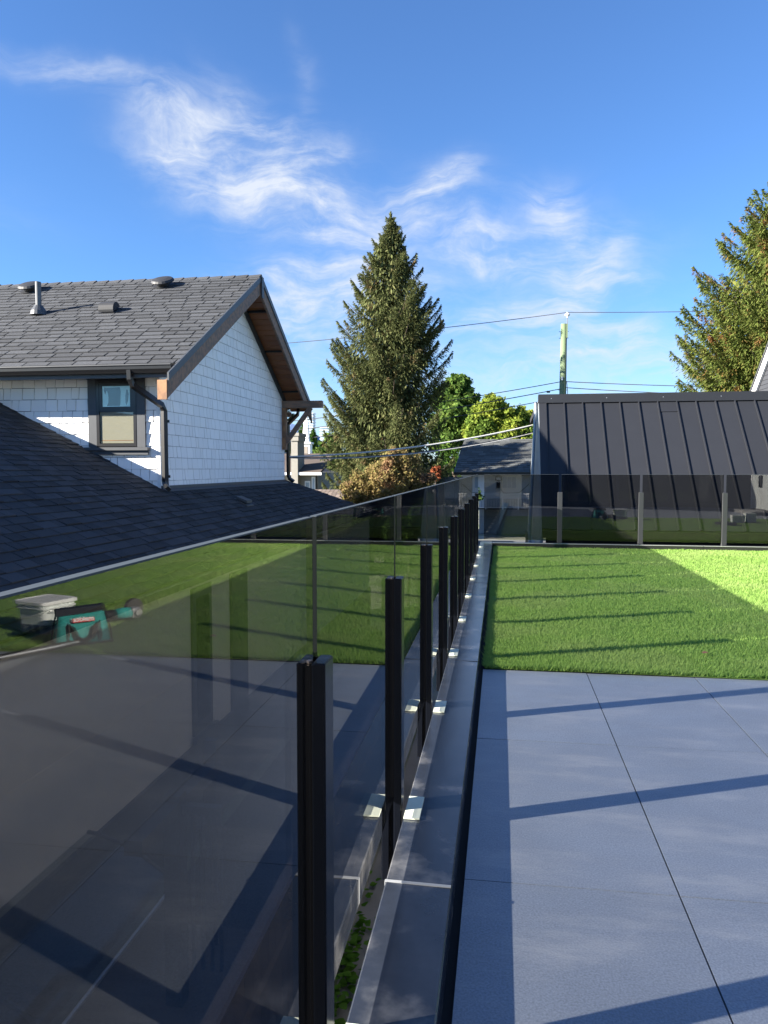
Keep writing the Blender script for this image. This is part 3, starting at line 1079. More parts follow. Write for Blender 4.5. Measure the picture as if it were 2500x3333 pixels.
# eave soffit, fascia, gutter on the near side
MB().prism([(XL, EY + .02, uz(EY) - .15), (RX - .12, EY + .02, uz(EY) - .15), (RX - .12, FW + .02, uz(EY) - .13), (XL, FW + .02, uz(EY) - .13)], (0, 0, .015)).build('eave_soffit', M['white_trim'], nh)
MB().box(XL, RX - .10, EY - .005, EY + .02, uz(EY) - .19, uz(EY) - .015).build('fascia', M['charcoal_trim'], nh)
gprof = [(EY - .01, 0), (EY - .115, 0), (EY - .118, -.012), (EY - .108, -.02), (EY - .105, -.06), (EY - .085, -.09), (EY - .07, -.115), (EY - .01, -.115)]
MB().prism([(XL, y, uz(EY) - .02 + z) for y, z in gprof], (RX - .035 - XL, 0, 0)).build('gutter', M['gutter_black'], nh)
MB().box(XL, RX - .035, EY - .121, EY - .112, uz(EY) - .026, uz(EY) - .012).build('gutter_lip', M['charcoal_trim'], nh)
MB().box(XL, GXW - .01, FW - .012, FW + .006, 2.60, 2.75).build('frieze_board', M['charcoal_trim'], nh)
# lower eave gutter and soffit
MB().box(EX - .01, EX + .09, -7, 20.8, lz(EX) - .085, lz(EX) - .015).build('gutter', M['gutter_black'], nh)
MB().box(-3.5, EX - .01, -7, 20.6, lz(EX) - .12, lz(EX) - .10).build('eave_soffit', M['white_trim'], nh)

# window of the front wall
win = MB().box(WX0, WX1, FW - .006, FW + .012, WZ0, WZ1 - .14).build('window', M['dark_room'], nh)
tb = .135
MB().box(WX0, WX0 + tb, FW - .03, FW - .008, WZ0, WZ1 - .145).build('trim_board', M['charcoal_trim'], win)
MB().box(WX1 - tb, WX1, FW - .03, FW - .008, WZ0, WZ1 - .145).build('trim_board', M['charcoal_trim'], win)
MB().box(WX0 - .01, WX1 + .01, FW - .034, FW - .008, WZ1 - .145, WZ1 + .02).build('trim_board', M['charcoal_trim'], win)
MB().box(WX0 - .04, WX1 + .06, FW - .09, FW - .004, WZ0 - .05, WZ0 - .004).build('sill', M['charcoal_trim'], win)
MB().box(WX0, WX1 + .05, FW - .05, FW - .004, WZ0 - .115, WZ0 - .052).build('sill_apron', M['charcoal_trim'], win)
fx0, fx1, fz0, fz1 = WX0 + tb + .004, WX1 - tb - .004, WZ0 + .01, WZ1 - .16
fm = MB()
for q in ((fx0, fx0 + .045, fz0, fz1), (fx1 - .045, fx1, fz0, fz1), (fx0 + .045, fx1 - .045, fz1 - .05, fz1), (fx0 + .045, fx1 - .045, fz0, fz0 + .045)):
    fm.box(q[0], q[1], FW - .034, FW - .007, q[2], q[3])
fm.build('frame', M['gutter_black'], win)
zm = 2.10
um = MB()
for q in ((fx0 + .047, fx0 + .095, zm, fz1 - .052), (fx1 - .095, fx1 - .047, zm, fz1 - .052), (fx0 + .095, fx1 - .095, fz1 - .085, fz1 - .052), (fx0 + .095, fx1 - .095, zm, zm + .075)):
    um.box(q[0], q[1], FW - .030, FW - .010, q[2], q[3])
um.build('sash', M['gutter_black'], win)
MB().box(fx0 + .096, fx1 - .096, FW - .0175, FW - .0155, zm + .076, fz1 - .086).build('film', M['film_pale'], win, 'pale teal protective film in the upper pane')
# torn dark patches of the film
ux0, ux1, uz0, uz1 = fx0 + .096, fx1 - .096, zm + .078, fz1 - .09
uw, uh = ux1 - ux0, uz1 - uz0
pa = [(.06, .95), (.16, .93), (.63, .95), (.66, .75), (.65, .45), (.64, .15), (.62, .03), (.16, .03), (.21, .2), (.22, .45), (.20, .68), (.16, .80), (.10, .6), (.05, .8)]
MB().prism([(ux0 + a * uw, FW - .0185, uz0 + b * uh) for a, b in pa], (0, .001, 0)).build('film', M['film'], win, 'torn dark film patch')
pb = [(.86, .05), (.92, .30), (.94, .62), (.91, .82), (.87, .83), (.83, .55), (.83, .2)]
MB().prism([(ux0 + a * uw, FW - .0185, uz0 + b * uh) for a, b in pb], (0, .001, 0)).build('film', M['film'], win, 'narrow dark film strip')
MB().box(ux0, ux1, FW - .0225, FW - .0205, uz0, uz1).build('pane', M['window_glass'], win)
MB().box(fx0 + .05, fx1 - .05, FW - .016, FW - .014, fz0 + .05, zm - .006).build('blind', M['blind'], win)
MB().box(fx0 + .06, fx1 - .06, FW - .0165, FW - .0162, fz0 + .085, fz0 + .098).build('blind_hem', M['wood_fresh'], win)
MB().box(fx0 + .047, fx1 - .047, FW - .0225, FW - .0205, fz0 + .047, zm - .004).build('pane', M['window_glass'], win)

# downspouts
d1 = MB().tube([(-5.26, EY - .06, 2.66), (-5.26, EY - .05, 2.52), (-5.25, EY + .0, 2.44), (-5.0, FW - .12, 2.18), (-4.995, FW - .06, 2.10), (-4.995, FW - .055, 1.05), (-4.98, FW - .07, .985), (-4.90, FW - .16, .935)], .05, rect=(.082, .06)).build('downspout', M['gutter_black'], nh)
for z in (1.95, 1.12):
    MB().box(-5.06, -4.93, FW - .03, FW - .012, z - .02, z + .02).build('strap', M['gutter_black'], d1)
MB().tube([(-4.84, 18.12, 2.70), (-4.85, 18.08, 2.54), (-4.99, 17.93, 2.36), (-5.03, 17.86, 2.28), (-5.03, 17.86, 1.08), (-5.0, 17.86, 1.0), (-4.90, 17.86, .93)], .05, rect=(.08, .06)).build('downspout', M['gutter_black'], nh)
# timber bracket at the far corner
br = MB().box(GXW + .006, -4.12, 17.50, 17.66, 2.655, 2.815).build('bracket_beam', M['wood_brown'], nh)
MB().box(GXW + .005, GXW + .095, 17.50, 17.64, 1.68, 2.65).build('bracket_post', M['wood_fresh'], nh)
MB().tube([(GXW + .09, 17.57, 1.86), (-4.40, 17.57, 2.66)], .05, rect=(.10, .10)).build('bracket_brace', M['wood_brown'], nh)
MB().box(GXW - .08, GXW + .12, 17.82, 17.92, 2.47, 2.58).build('rafter_tail', M['wood_brown'], nh)
MB().prism([(RX - .02, 18.15, 2.60), (RX - .02, 18.27, 2.72), (RX - .02, 18.36, 2.34)], (.04, 0, 0)).build('fascia_end', M['wood_brown'], nh)


# vents on the roofs
def on_upper(x, y, h=0.0):
    return Vector((x, y, uz(y) + h))


def slope_frame(x, y):
    """Frame on the near upper slope: local z is the roof normal."""
    Z = nu
    X = Vector((1, 0, 0))
    Y = Z.cross(X)
    p = on_upper(x, y, .012)
    return Matrix(((X.x, Y.x, Z.x, p.x), (X.y, Y.y, Z.y, p.y), (X.z, Y.z, Z.z, p.z), (0, 0, 0, 1)))


for (x, y, lab) in ((-9.10, 14.0, 'round roof vent behind the vent pipe'), (-6.35, 13.98, 'round roof vent near the ridge')):
    v = MB().lathe([(.23, .0), (.23, .012), (.13, .014), (.13, .09), (.24, .095), (.25, .12), (.22, .165), (.12, .19), (.0, .195)], (0, 0, 0), 20).build('roof_vent', M['vent_dark'], nh, lab, mtx=slope_frame(x, y) @ Matrix.Diagonal((.88, .88, .78, 1)))
fr = slope_frame(-6.77, 12.7)
hv = MB()
hv.box(-.24, .22, -.2, .2, 0, .012)
n_ = 10
arc = [(math.cos(math.pi * k / n_) * .19, math.sin(math.pi * k / n_) * .20 + .04) for k in range(n_ + 1)]
hv.prism([(-.18 if False else -.2, a, b) for a, b in arc], (.40, 0, 0))
hv.build('roof_vent', M['vent_dark'], nh, 'half dome roof vent low on the slope', mtx=fr @ Matrix.Diagonal((.68, .72, .62, 1)))
px_, py_ = -8.10, 12.68
vp = MB().lathe([(.15, -.02), (.135, .05), (.075, .14), (.07, .15)], on_upper(px_, py_), 16).build('vent_flange', M['charcoal_trim'], nh)
MB().lathe([(.050, .1), (.050, .56), (.042, .56), (.042, .48)], on_upper(px_, py_), 14).build('vent_pipe', M['pipe_grey'], nh, 'grey plumbing vent pipe standing on the upper roof', smooth=False)
MB().prism([(-4.60, 12.85, lz(-4.60) + .012), (-4.60, 13.2, lz(-4.60) + .012), (-4.36, 13.2, lz(-4.36) + .012), (-4.36, 12.85, lz(-4.36) + .012)], (0, 0, .02)).build('vent_base', M['charcoal_trim'], nh)
MB().prism([(-4.57, 12.88, lz(-4.57) + .04), (-4.57, 13.17, lz(-4.57) + .04), (-4.38, 13.17, lz(-4.38) + .06), (-4.38, 12.88, lz(-4.38) + .06)], (0, 0, .045)).build('roof_vent', M['charcoal_trim'], nh, 'low flat vent on the lower roof')

# lower wall facing the deck: window, door, behind the railing glass
w2 = MB().box(-3.5, -3.47, 8.28, 8.86, -1.86, lz(EX) - .20).build('window', M['charcoal_trim'], nh, 'narrow dark trimmed window low on the side wall')
MB().box(-3.47, -3.462, 8.38, 8.76, -1.72, lz(EX) - .32).build('pane', M['slider_glass'], w2)
MB().box(-3.47, -3.42, 8.22, 8.92, -1.93, -1.862).build('sill', M['charcoal_trim'], w2)
MB().box(-3.5, -3.46, 9.56, 10.17, -2.7, lz(EX) - .20).build('wall_panel', M['charcoal_trim'], nh)

# clear awning over the neighbour's side door
aw = thing('door_awning', 'clear curved awning with pale front bar on the side wall below', 'awning', (-3.4, 5, -1.9))
na = 8
cr = [(-3.49 + (.79) * t, -1.88 - .10 * t - .29 * t * t) for t in [i / na for i in range(na + 1)]]
vs, fs = [], []
for (x, z) in cr:
    vs += [(x, 3.6, z), (x, 5.98, z), (x, 3.6, z - .005), (x, 5.98, z - .005)]
for i in range(na):
    b = i * 4
    fs += [(b, b + 4, b + 5, b + 1), (b + 2, b + 3, b + 7, b + 6)]
MB().add(vs, fs).build('panel', M['awning_clear'], aw)
MB().tube([(-2.70, 3.6, -2.27), (-2.70, 6.0, -2.27)], .016, 8).build('front_bar', M['alu'], aw)
MB().tube([(x, 5.99, z) for x, z in cr], .016, 6).build('arm', M['rail_dark'], aw)
MB().tube([(x, 4.2, z - .03) for x, z in cr], .016, 6).build('arm', M['rail_dark'], aw)

# side stair guard between the houses
st = thing('stair_guard', 'dark wooden stair guard with balusters seen low through the glass', 'railing', (-2.25, 5, -2.0))
MB().box(-2.31, -2.19, 4.38, 5.72, -1.18, -1.08).build('handrail', M['rail_dark'], st)
MB().box(-2.31, -2.19, 4.94, 5.06, -2.6, -1.04).build('newel_post', M['rail_dark'], st)
MB().box(-2.18, -1.90, 4.96, 5.03, -1.17, -1.11).build('handrail', M['rail_dark'], st)
for i in range(4):
    x = -2.13 + i * .068
    MB().box(x, x + .02, 4.985, 5.005, -2.3, -1.17).build('baluster', M['rail_dark'], st)
MB().box(-2.3, -2.2, 5.66, 5.74, -2.6, -.9).build('newel_post', M['rail_dark'], st)
MB().box(-2.9, -1.55, 4.2, 5.9, -2.62, -2.56).build('landing', M['fence_wood'], st)

# wooden boundary fence
fe = thing('wooden_fence', 'weathered board fence between the two houses below the railing', 'fence', (-1.36, 5, GZ))
MB().box(-1.40, -1.33, -2, 14, -1.45, -1.41).build('top_rail', M['fence_wood'], fe)
for k in range(110):
    y = -1.9 + k * .145
    MB().box(-1.385, -1.365, y, y + .138, GZ + .02, -1.455 - random.random() * .01).build('board', M['fence_wood'], fe)
MB().box(-1.364, -1.33, -2, 14, -1.85, -1.76).build('rail', M['fence_wood'], fe)


# weeds along the foot of the fence
def weeds():
    V, F = [], []
    def leaf(p, a, tilt, s):
        d = Vector((math.cos(a), math.sin(a), math.sin(tilt) * .6)).normalized()
        sd = Vector((-math.sin(a), math.cos(a), random.uniform(-.2, .2)))
        p = Vector(p)
        pts = [p, p + d * s * .25 + sd * s * .5, p + d * s * .75 + sd * s * .32, p + d * s * 1.15, p + d * s * .75 - sd * s * .32, p + d * s * .25 - sd * s * .5]
        b = len(V)
        V.extend([tuple(q) for q in pts])
        F.extend([(b, b + 1, b + 2, b + 3), (b, b + 3, b + 4, b + 5)])
    for (y0, y1, n, xr) in ((8.5, 8.8, 40, .06), (7.3, 7.6, 8, .06), (5.6, 6.9, 110, .075), (4.2, 5.5, 70, .08)):
        for _ in range(n):
            y = random.uniform(y0, y1)
            x = -1.30 + abs(random.gauss(0, xr))
            z = GZ + .02 + random.random() ** 1.5 * .22
            leaf((x, y, z), random.random() * 6.28, random.uniform(-.4, .9), random.uniform(.045, .085))
    o = raw_mesh('weeds', V, F, M['weed'])
    o['kind'] = 'stuff'
    o['label'] = 'green weeds growing at the foot of the board fence'
    o['category'] = 'weeds'


weeds()

# ------------------------------------------------------------------ black metal roofed garage beyond the far railing
ga = thing('garage', 'black standing seam metal roofed garage beyond the far railing', 'garage', (5, 16, GZ))
PT_ = 1.07
gy = lambda z: 14 + (z - .15) / PT_
T0, T1 = .15, 2.60
GA = Matrix.Translation((.743, 14, 0)) @ Matrix.Rotation(-.012, 4, 'Z') @ Matrix.Translation((-.743, -14, 0))
gx0, gx1 = .735, 12.0
roof_bed = MB().prism([(gx0, 14, T0), (gx1, 14, T0), (gx1, gy(2.7), 2.7), (gx0, gy(2.7), 2.7)], (0, .10, -.08)).build('roof', M['metal_roof'], ga, mtx=GA)
ng = Vector((0, -PT_, 1)).normalized()
step = .367
x = gx0 + .14
MB().prism([(gx0, 14, T0), (gx0 + .14, 14, T0), (gx0 + .14, gy(T1), T1), (gx0, gy(T1), T1)], ng * .028).build('edge_panel', M['metal_roof'], roof_bed, mtx=GA)
i = 0
while x < gx1 - .4:
    top = T1 if i != 6 else T1 - .25
    MB().prism([(x + .011, 14, T0), (x + step - .011, 14, T0), (x + step - .011, gy(top), top), (x + .011, gy(top), top)], ng * .006).build('roof_panel', M['metal_roof'], roof_bed, mtx=GA)
    if i == 6:
        MB().prism([(x + .011, gy(top + .012), top + .012), (x + step - .011, gy(top + .012), top + .012), (x + step - .011, gy(T1), T1), (x + .011, gy(T1), T1)], ng * .014).build('roof_panel', M['metal_roof'], roof_bed, mtx=GA)
    MB().prism([(x - .011, 14 - .002, T0), (x + .011, 14 - .002, T0), (x + .011, gy(T1), T1), (x - .011, gy(T1), T1)], ng * .036).build('seam', M['metal_roof'], roof_bed, mtx=GA)
    x += step
    i += 1
MB().box(gx0 - .01, gx1, gy(T1) - .06, gy(T1) + .25, T1 - .01, T1 + .165).build('cap_flashing', M['metal_roof'], ga, mtx=GA)
for i in range(9):
    xx = gx0 + .25 + i * 1.1
    MB().box(xx - .006, xx + .006, gy(T1) - .064, gy(T1) - .058, T1 + .07, T1 + .082).build('rivet', M['alu'], ga, mtx=GA)
MB().box(gx0, gx1, 13.86, 14.02, T0 - .14, T0 - .01).build('gutter', M['gutter_black'], ga, mtx=GA)
MB().box(gx0 + .08, gx1, 14.12, 14.25, GZ, T0 - .1).build('wall', M['house_dark'], ga, mtx=GA)
MB().prism([(.735, 16.36, 2.70), (.735, 14.0, .12), (.69, 14.0, -.2), (.60, 16.36, -.3), (.60, 19.5, -.3), (.735, 19.5, 2.62)], (.05, 0, 0)).build('side_wall', M['metal_side'], ga, mtx=GA)
MB().tube([(.70, 16.3, 2.6), (.60, 16.25, -.4)], .03, 8).build('downspout', M['metal_side'], ga)
MB().box(.62, .76, 14.3, 19.5, GZ, -.31).build('wall', M['house_dark'], ga)
MB().box(.7, gx1, 16.6, 22, T1 - .1, T1 + .02).build('flat_roof', M['roof_felt'], ga, mtx=GA)

# ------------------------------------------------------------------ house with white rake at the right
wh = thing('gabled_house', 'house with white gable rake and grey siding behind the black garage at right', 'house', (8, 19, GZ))
X0 = 6.0
SW = 1.0 / 1.231                                  # rise per metre towards the camera
zr = lambda y: 3.004 + (20.051 - y) * SW
MB().prism([(X0 + .09, 17.0, GZ), (X0 + .09, 20.6, GZ), (X0 + .09, 20.6, zr(20.6) - .05), (X0 + .09, 17.0, zr(17.0) - .05)], (.12, 0, 0)).build('wall', M['shake_gap'], wh)
for k in range(40):
    z0 = 2.3 + k * .1
    ye = 20.051 - (z0 + .094 - 3.004) / SW
    if ye > 17.1:
        MB().box(X0 + .06, X0 + .09, 17.0, min(20.5, ye), z0, z0 + .092).build('siding_board', M['siding_dark'], wh)
A, B = Vector((X0, 20.9, zr(20.9))), Vector((X0, 17.0, zr(17.0)))
MB().prism([A, B, B + Vector((0, 0, -.27)), A + Vector((0, 0, -.27))], (.05, 0, 0)).build('rake_board', M['white_trim'], wh)
MB().prism([A + Vector((-.03, 0, .006)), B + Vector((-.03, 0, .006)), B + Vector((6, 0, .006)), A + Vector((6, 0, .006))], (0, 0, .05)).build('roof', M['shingle'], wh)

# ------------------------------------------------------------------ our own house at the back of the deck (shows in the far glass)
oh = thing('own_house', 'dark clad house at the near end of the deck with white double doors', 'house', (4, -1.6, GZ))
MB().box(.3, 7.0, -1.9, -1.62, -.2, 3.2).build('wall', M['house_dark'], oh)
MB().box(6.86, 12, -1.6, 4.6, -.2, 3.2).build('wall', M['house_dark'], oh)
for k in range(3):
    x = 1.6 + k * 1.75
    dd = MB().box(x, x + 1.68, -1.615, -1.57, .06, 2.3).build('sliding_door', M['charcoal_trim'], oh)
    MB().box(x + .08, x + 1.60, -1.57, -1.562, .14, 2.22).build('pane', M['slider_glass'], dd)
for k in range(2):
    y = .92 + k * .86
    dd = MB().box(6.81, 6.855, y, y + .85, .12, 2.2).build('door', M['door_white'], oh, 'white door with dark handle')
    yy = y + (.76 if k == 0 else .05)
    MB().box(6.76, 6.808, yy, yy + .045, .72, 1.05).build('handle', M['bag_black'], dd)
MB().box(6.80, 6.856, .82, .915, .1, 2.3).build('door_frame', M['white_trim'], oh)
MB().box(6.3, 6.85, .7, 2.8, .0, .09).build('door_step', M['concrete'], oh)

# ------------------------------------------------------------------ things lying on the turf, seen mirrored in the glass
def place_reflected(x_m, y):
    return (2 * GX - x_m, y)


def make_bucket():
    bx, by = 2.66, 5.27
    t = thing('bucket', 'white translucent square pail with lid and hardware inside on the turf', 'bucket', (bx, by, .03))
    def rr(w, d, z, r=.035):
        out = []
        for (sx, sy, a0) in ((1, 1, 0), (-1, 1, 90), (-1, -1, 180), (1, -1, 270)):
            for k in range(4):
                a = math.radians(a0 + 30 * k)
                out.append((sx * (w / 2 - r) + r * math.cos(a), sy * (d / 2 - r) + r * math.sin(a), z))
        return out
    R = Matrix.Translation((bx, by, .025)) @ Matrix.Rotation(.30, 4, 'Z') @ Matrix.Diagonal((.98, .98, .68, 1))
    def loft(rings):
        mb = MB()
        n = len(rings[0])
        vs = [v for r in rings for v in r]
        fs = []
        for i in range(len(rings) - 1):
            for k in range(n):
                j = (k + 1) % n
                fs.append((i * n + k, i * n + j, (i + 1) * n + j, (i + 1) * n + k))
        fs.append(tuple(range(n - 1, -1, -1)))
        fs.append(tuple(range((len(rings) - 1) * n, len(rings) * n)))
        return mb.add(vs, fs)
    loft([rr(.255, .255, .0), rr(.265, .265, .02), rr(.290, .290, .27)]).build('body', M['bucket'], t, mtx=R)
    loft([rr(.258, .258, .004, .033), rr(.276, .276, .10, .033)]).build('contents', M['bucket_fill'], t, mtx=R @ Matrix.Scale(1.018, 4))
    loft([rr(.312, .312, .268), rr(.318, .318, .275), rr(.318, .318, .285), rr(.298, .298, .290)]).build('rim', M['bucket'], t, mtx=R)
    loft([rr(.325, .325, .318), rr(.330, .330, .322), rr(.330, .330, .352), rr(.315, .315, .358), rr(.29, .29, .350)]).build('lid', M['bucket_lid'], t, mtx=R)
    loft([rr(.300, .300, .290), rr(.302, .302, .318)]).build('neck', M['bucket'], t, mtx=R)
    MB().tube([(-.17, -.10, .27), (-.172, -.12, .25), (-.18, -.0, .235), (-.172, .12, .25), (-.17, .10, .27)], .004, 6).build('handle', M['alu'], t, mtx=R)


def make_bag():
    bx, by = 2.20, 4.96
    t = thing('tool_bag', 'teal and black canvas tool bag with red logo beside the pail', 'bag', (bx, by, .03))
    # length along local x; wide base, narrow zipped top
    R = Matrix.Translation((bx, by, .02)) @ Matrix.Rotation(math.radians(139), 4, 'Z') @ Matrix.Diagonal((.92, .92, .80, 1))
    L, D, Hh = .40, .22, .30
    nx, nz = 12, 8
    def prof(u, v):
        d = D / 2 * (1 - .74 * v ** 1.3) + .006 * math.sin(u * 21 + v * 9) + .005 * math.sin(v * 17 - u * 6)
        l = L / 2 * (1 - .20 * v)
        return d, l
    vs, fs = [], []
    ring = 2 * (nx + 1)
    for k in range(nz + 1):
        v = k / nz
        row = []
        for i in range(nx + 1):
            u = i / nx * 2 - 1
            d, l = prof(u, v)
            e = 1 - .35 * max(0, abs(u) - .8) / .2
            sag = -.03 * v * (1 - u * u) * (v > .6) + .02 * v * u
            row.append((u * l, -d * e, v * Hh + sag))
        for i in range(nx, -1, -1):
            u = i / nx * 2 - 1
            d, l = prof(u + .4, v)
            e = 1 - .35 * max(0, abs(u) - .8) / .2
            sag = -.03 * v * (1 - u * u) * (v > .6) + .02 * v * u
            row.append((u * l, d * e, v * Hh + sag))
        vs += row
    for k in range(nz):
        for i in range(ring):
            j = (i + 1) % ring
            fs.append((k * ring + i, k * ring + j, (k + 1) * ring + j, (k + 1) * ring + i))
    fs.append(tuple(range(ring - 1, -1, -1)))
    fs.append(tuple(range(nz * ring, nz * ring + ring)))
    MB().add(vs, fs).build('body', M['bag_teal'], t, mtx=R, smooth=True)
    # black top band, base band, side piping, webbing handles
    MB().box(-.17, .18, -.042, .042, .262, .318).build('top_band', M['bag_black'], t, mtx=R @ Matrix.Rotation(-.05, 4, 'Y'))
    MB().box(-.208, .208, -.116, .116, .0, .022).build('base_band', M['bag_black'], t, mtx=R)
    for s in (-1, 1):
        MB().tube([(s * .205, -.08, .02), (s * .195, -.075, .12), (s * .175, -.045, .25), (s * .165, 0, .30), (s * .175, .045, .25), (s * .195, .075, .12), (s * .205, .08, .02)], .007, 6).build('piping', M['bag_black'], t, mtx=R)
    for s in (1, -1):
        pts = [(-.115, s * .104, .03), (-.11, s * .098, .10), (-.105, s * .082, .185), (-.08, s * .115, .15), (-.05, s * .14, .07), (0, s * .15, .045), (.05, s * .14, .07), (.08, s * .115, .15), (.105, s * .082, .185), (.11, s * .098, .10), (.115, s * .104, .03)]
        MB().tube(pts, .01, rect=(.040, .012)).build('handle', M['bag_black'], t, mtx=R)
    # red logo patch with the lettering, on the side turned to the railing
    F = R @ Matrix.Translation((0, .0, .0))
    side = 1
    T = R @ Matrix.Translation((.0, .088, .205)) @ Matrix.Rotation(math.radians(180), 4, 'Z') @ Matrix.Rotation(math.radians(90 - 20), 4, 'X')
    MB().box(-.078, .078, -.006, .030, -.004, .002).build('logo_patch', M['logo_red'], t, mtx=T)
    cu_ = bpy.data.curves.new('lettering', 'FONT')
    cu_.body = 'makita'
    cu_.size = .055
    cu_.extrude = .0012
    cu_.offset = .0012
    cu_.align_x = 'CENTER'
    fo = bpy.data.objects.new('lettering', cu_)
    COL.objects.link(fo)
    me = bpy.data.meshes.new_from_object(fo.evaluated_get(bpy.context.evaluated_depsgraph_get()))
    bpy.data.objects.remove(fo)
    me.transform(Matrix.Translation(-Vector(t.location)) @ T @ Matrix.Translation((0, .002, .0045)))
    me.materials.clear()
    me.materials.append(M['logo_white'])
    lo = bpy.data.objects.new('lettering', me)
    COL.objects.link(lo)
    lo.parent = t


def make_grinder():
    gx, gy_ = 2.34, 5.60
    t = thing('angle_grinder', 'teal cordless angle grinder with silver head lying on the turf', 'power tool', (gx, gy_, .03))
    R = Matrix.Translation((gx, gy_, .05)) @ Matrix.Rotation(math.radians(130), 4, 'Z') @ Matrix.Diagonal((1.1, 1.15, 1.15, 1))
    MB().tube([(.05, 0, .03), (.0, 0, .032), (-.08, 0, .03), (-.17, 0, .03)], [.034, .033, .028, .036], 12).build('grip', M['bag_black'], t, mtx=R, smooth=True)
    MB().bevel_box(-.25, -.17, -.04, .04, -.01, .065, .01).build('battery', M['bag_black'], t, mtx=R)
    MB().tube([(.16, 0, .032), (.10, 0, .034), (.05, 0, .032)], [.036, .040, .035], 12).build('motor_housing', M['bag_teal'], t, mtx=R, smooth=True)
    MB().bevel_box(.15, .225, -.036, .036, -.005, .07, .012).build('gear_head', M['tool_silver'], t, mtx=R)
    MB().tube([(.20, .036, .035), (.20, .06, .035)], .024, 12).build('spindle', M['tool_silver'], t, mtx=R)
    MB().tube([(.215, -.05, .055), (.215, -.044, .055)], .064, 20).build('disc', M['grit_grey'], t, mtx=R)
    MB().tube([(.205, -.060, .05), (.205, -.052, .05)], .072, 14).build('guard', M['gutter_black'], t, mtx=R)


make_bucket()
make_bag()
make_grinder()
mb = thing('straight_edge', 'black bar with bright edge lying on the turf beside the tool bag', 'metal bar', (2.3, 4.6, .03))
MB().tube([(2.09, 5.06, .045), (2.25, 4.70, .045), (2.62, 3.98, .05)], .02, rect=(.05, .03)).build('bar', M['bag_black'], mb)
MB().tube([(2.06, 5.05, .052), (2.22, 4.69, .052), (2.59, 3.965, .058)], .008, 8).build('bright_edge', M['alu'], mb)

fl = MB().add([(1.31, 5.18, .042), (1.345, 5.19, .047), (1.355, 5.215, .040), (1.325, 5.22, .050), (1.30, 5.20, .044)], [(0, 1, 2, 3, 4)]).build('fallen_leaf', M['wood_fresh'])
tag(fl, 'small tan fallen leaf lying on the turf near its front edge', 'leaf')
um_ = thing('patio_umbrella', 'closed dark patio umbrella standing at the right side of the deck', 'umbrella', (4.65, 6.9, 0))
MB().lathe([(.03, 0), (.03, 1.0)], (4.65, 6.9, .05), 10).build('pole', M['alu'], um_)
MB().lathe([(.05, 0), (.10, .15), (.13, .6), (.12, 1.1), (.06, 1.7), (.03, 1.8)], (4.65, 6.9, .45), 10).build('canopy', M['umbrella_cloth'], um_)
MB().lathe([(.22, 0), (.22, .05), (.06, .07)], (4.65, 6.9, .03), 16).build('base', M['umbrella_cloth'], um_)
for (x, y, w_, h_, lab) in ((5.12, 6.0, .26, .16, 'small white carton right of the umbrella on the deck'), (5.42, 5.85, .22, .20, 'taller white carton right of the smaller one')):
    o = thing('carton', lab, 'box', (x, y, 0), 'white cartons left on the deck')
    MB().bevel_box(x - w_ / 2, x + w_ / 2, y - .1, y + .1, .025, .025 + h_, .006).build('body', M['door_white'], o)
    MB().box(x - w_ / 2 - .003, x + w_ / 2 + .003, y - .104, y + .104, .02 + h_ - .03, .028 + h_).build('lid', M['bucket_lid'], o)


# ------------------------------------------------------------------ far things
# stucco house with chimney beyond the gable
sh_ = thing('stucco_house', 'beige stucco house with tall chimney and brown roof beyond the white gable', 'house', (-9, 36, GZ))
YS = 36.0
chx0, chx1 = -9.86, -9.66
ch = MB().box(chx0, chx1 + .12, YS - .5, YS + .75, GZ, 2.55).build('chimney', M['stucco'], sh_)
MB().box(chx0 - .04, chx1 + .17, YS - .55, YS + .80, 2.55, 2.78).build('chimney_cap', M['stucco'], ch)
MB().box(chx0 - .08, chx1 + .21, YS - .59, YS + .84, 2.782, 2.93).build('chimney_cap', M['stucco'], ch)
MB().box(-12, -8.75, YS, YS + 6, GZ, 1.05).build('wall', M['stucco'], sh_)
MB().prism([(-12.5, YS - .4, .98), (-8.45, YS - .4, .98), (-8.45, YS + 3, 1.9), (-12.5, YS + 3, 1.9)], (0, 0, .12)).build('roof', M['brown_roof'], sh_)
MB().box(-12.5, -8.4, YS - .46, YS - .402, .93, 1.06).build('fascia', M['white_trim'], sh_)
for (x0, x1, z0, z1) in ((-9.32, -9.05, -.9, .65), (-8.98, -8.80, .02, .85)):
    w_ = MB().box(x0, x1, YS - .05, YS - .005, z0, z1).build('window', M['white_trim'], sh_)
    MB().box(x0 + .05, x1 - .05, YS - .056, YS - .051, z0 + .08, z1 - .08).build('pane', M['tower_glass'], w_)
MB().tube([(-8.72, YS - .06, .93), (-8.72, YS - .06, -2)], .04, 6).build('downspout', M['gutter_black'], sh_)

# church steeple
cs = thing('church', 'white church steeple with tapering spire beyond the chimney', 'church', (-14.6, 60, GZ))
cx, cy = -15.42, 60.0
MB().box(cx - .40, cx + .40, cy - .40, cy + .40, 1.6, 3.2).build('belfry', M['steeple'], cs)
MB().box(cx - .50, cx + .50, cy - .50, cy + .50, 3.201, 3.34).build('cornice', M['steeple'], cs)
MB().box(cx - .26, cx + .22, cy - .42, cy - .401, 1.9, 3.0).build('louver', M['louver'], cs)
MB().add([(cx - .27, cy - .27, 3.34), (cx + .27, cy - .27, 3.34), (cx + .27, cy + .27, 3.34), (cx - .27, cy + .27, 3.34), (cx - .07, cy - .07, 6.1), (cx + .07, cy - .07, 6.1), (cx + .07, cy + .07, 6.1), (cx - .07, cy + .07, 6.1)],
         [(0, 1, 5, 4), (1, 2, 6, 5), (2, 3, 7, 6), (3, 0, 4, 7), (4, 5, 6, 7)]).build('spire', M['steeple'], cs)
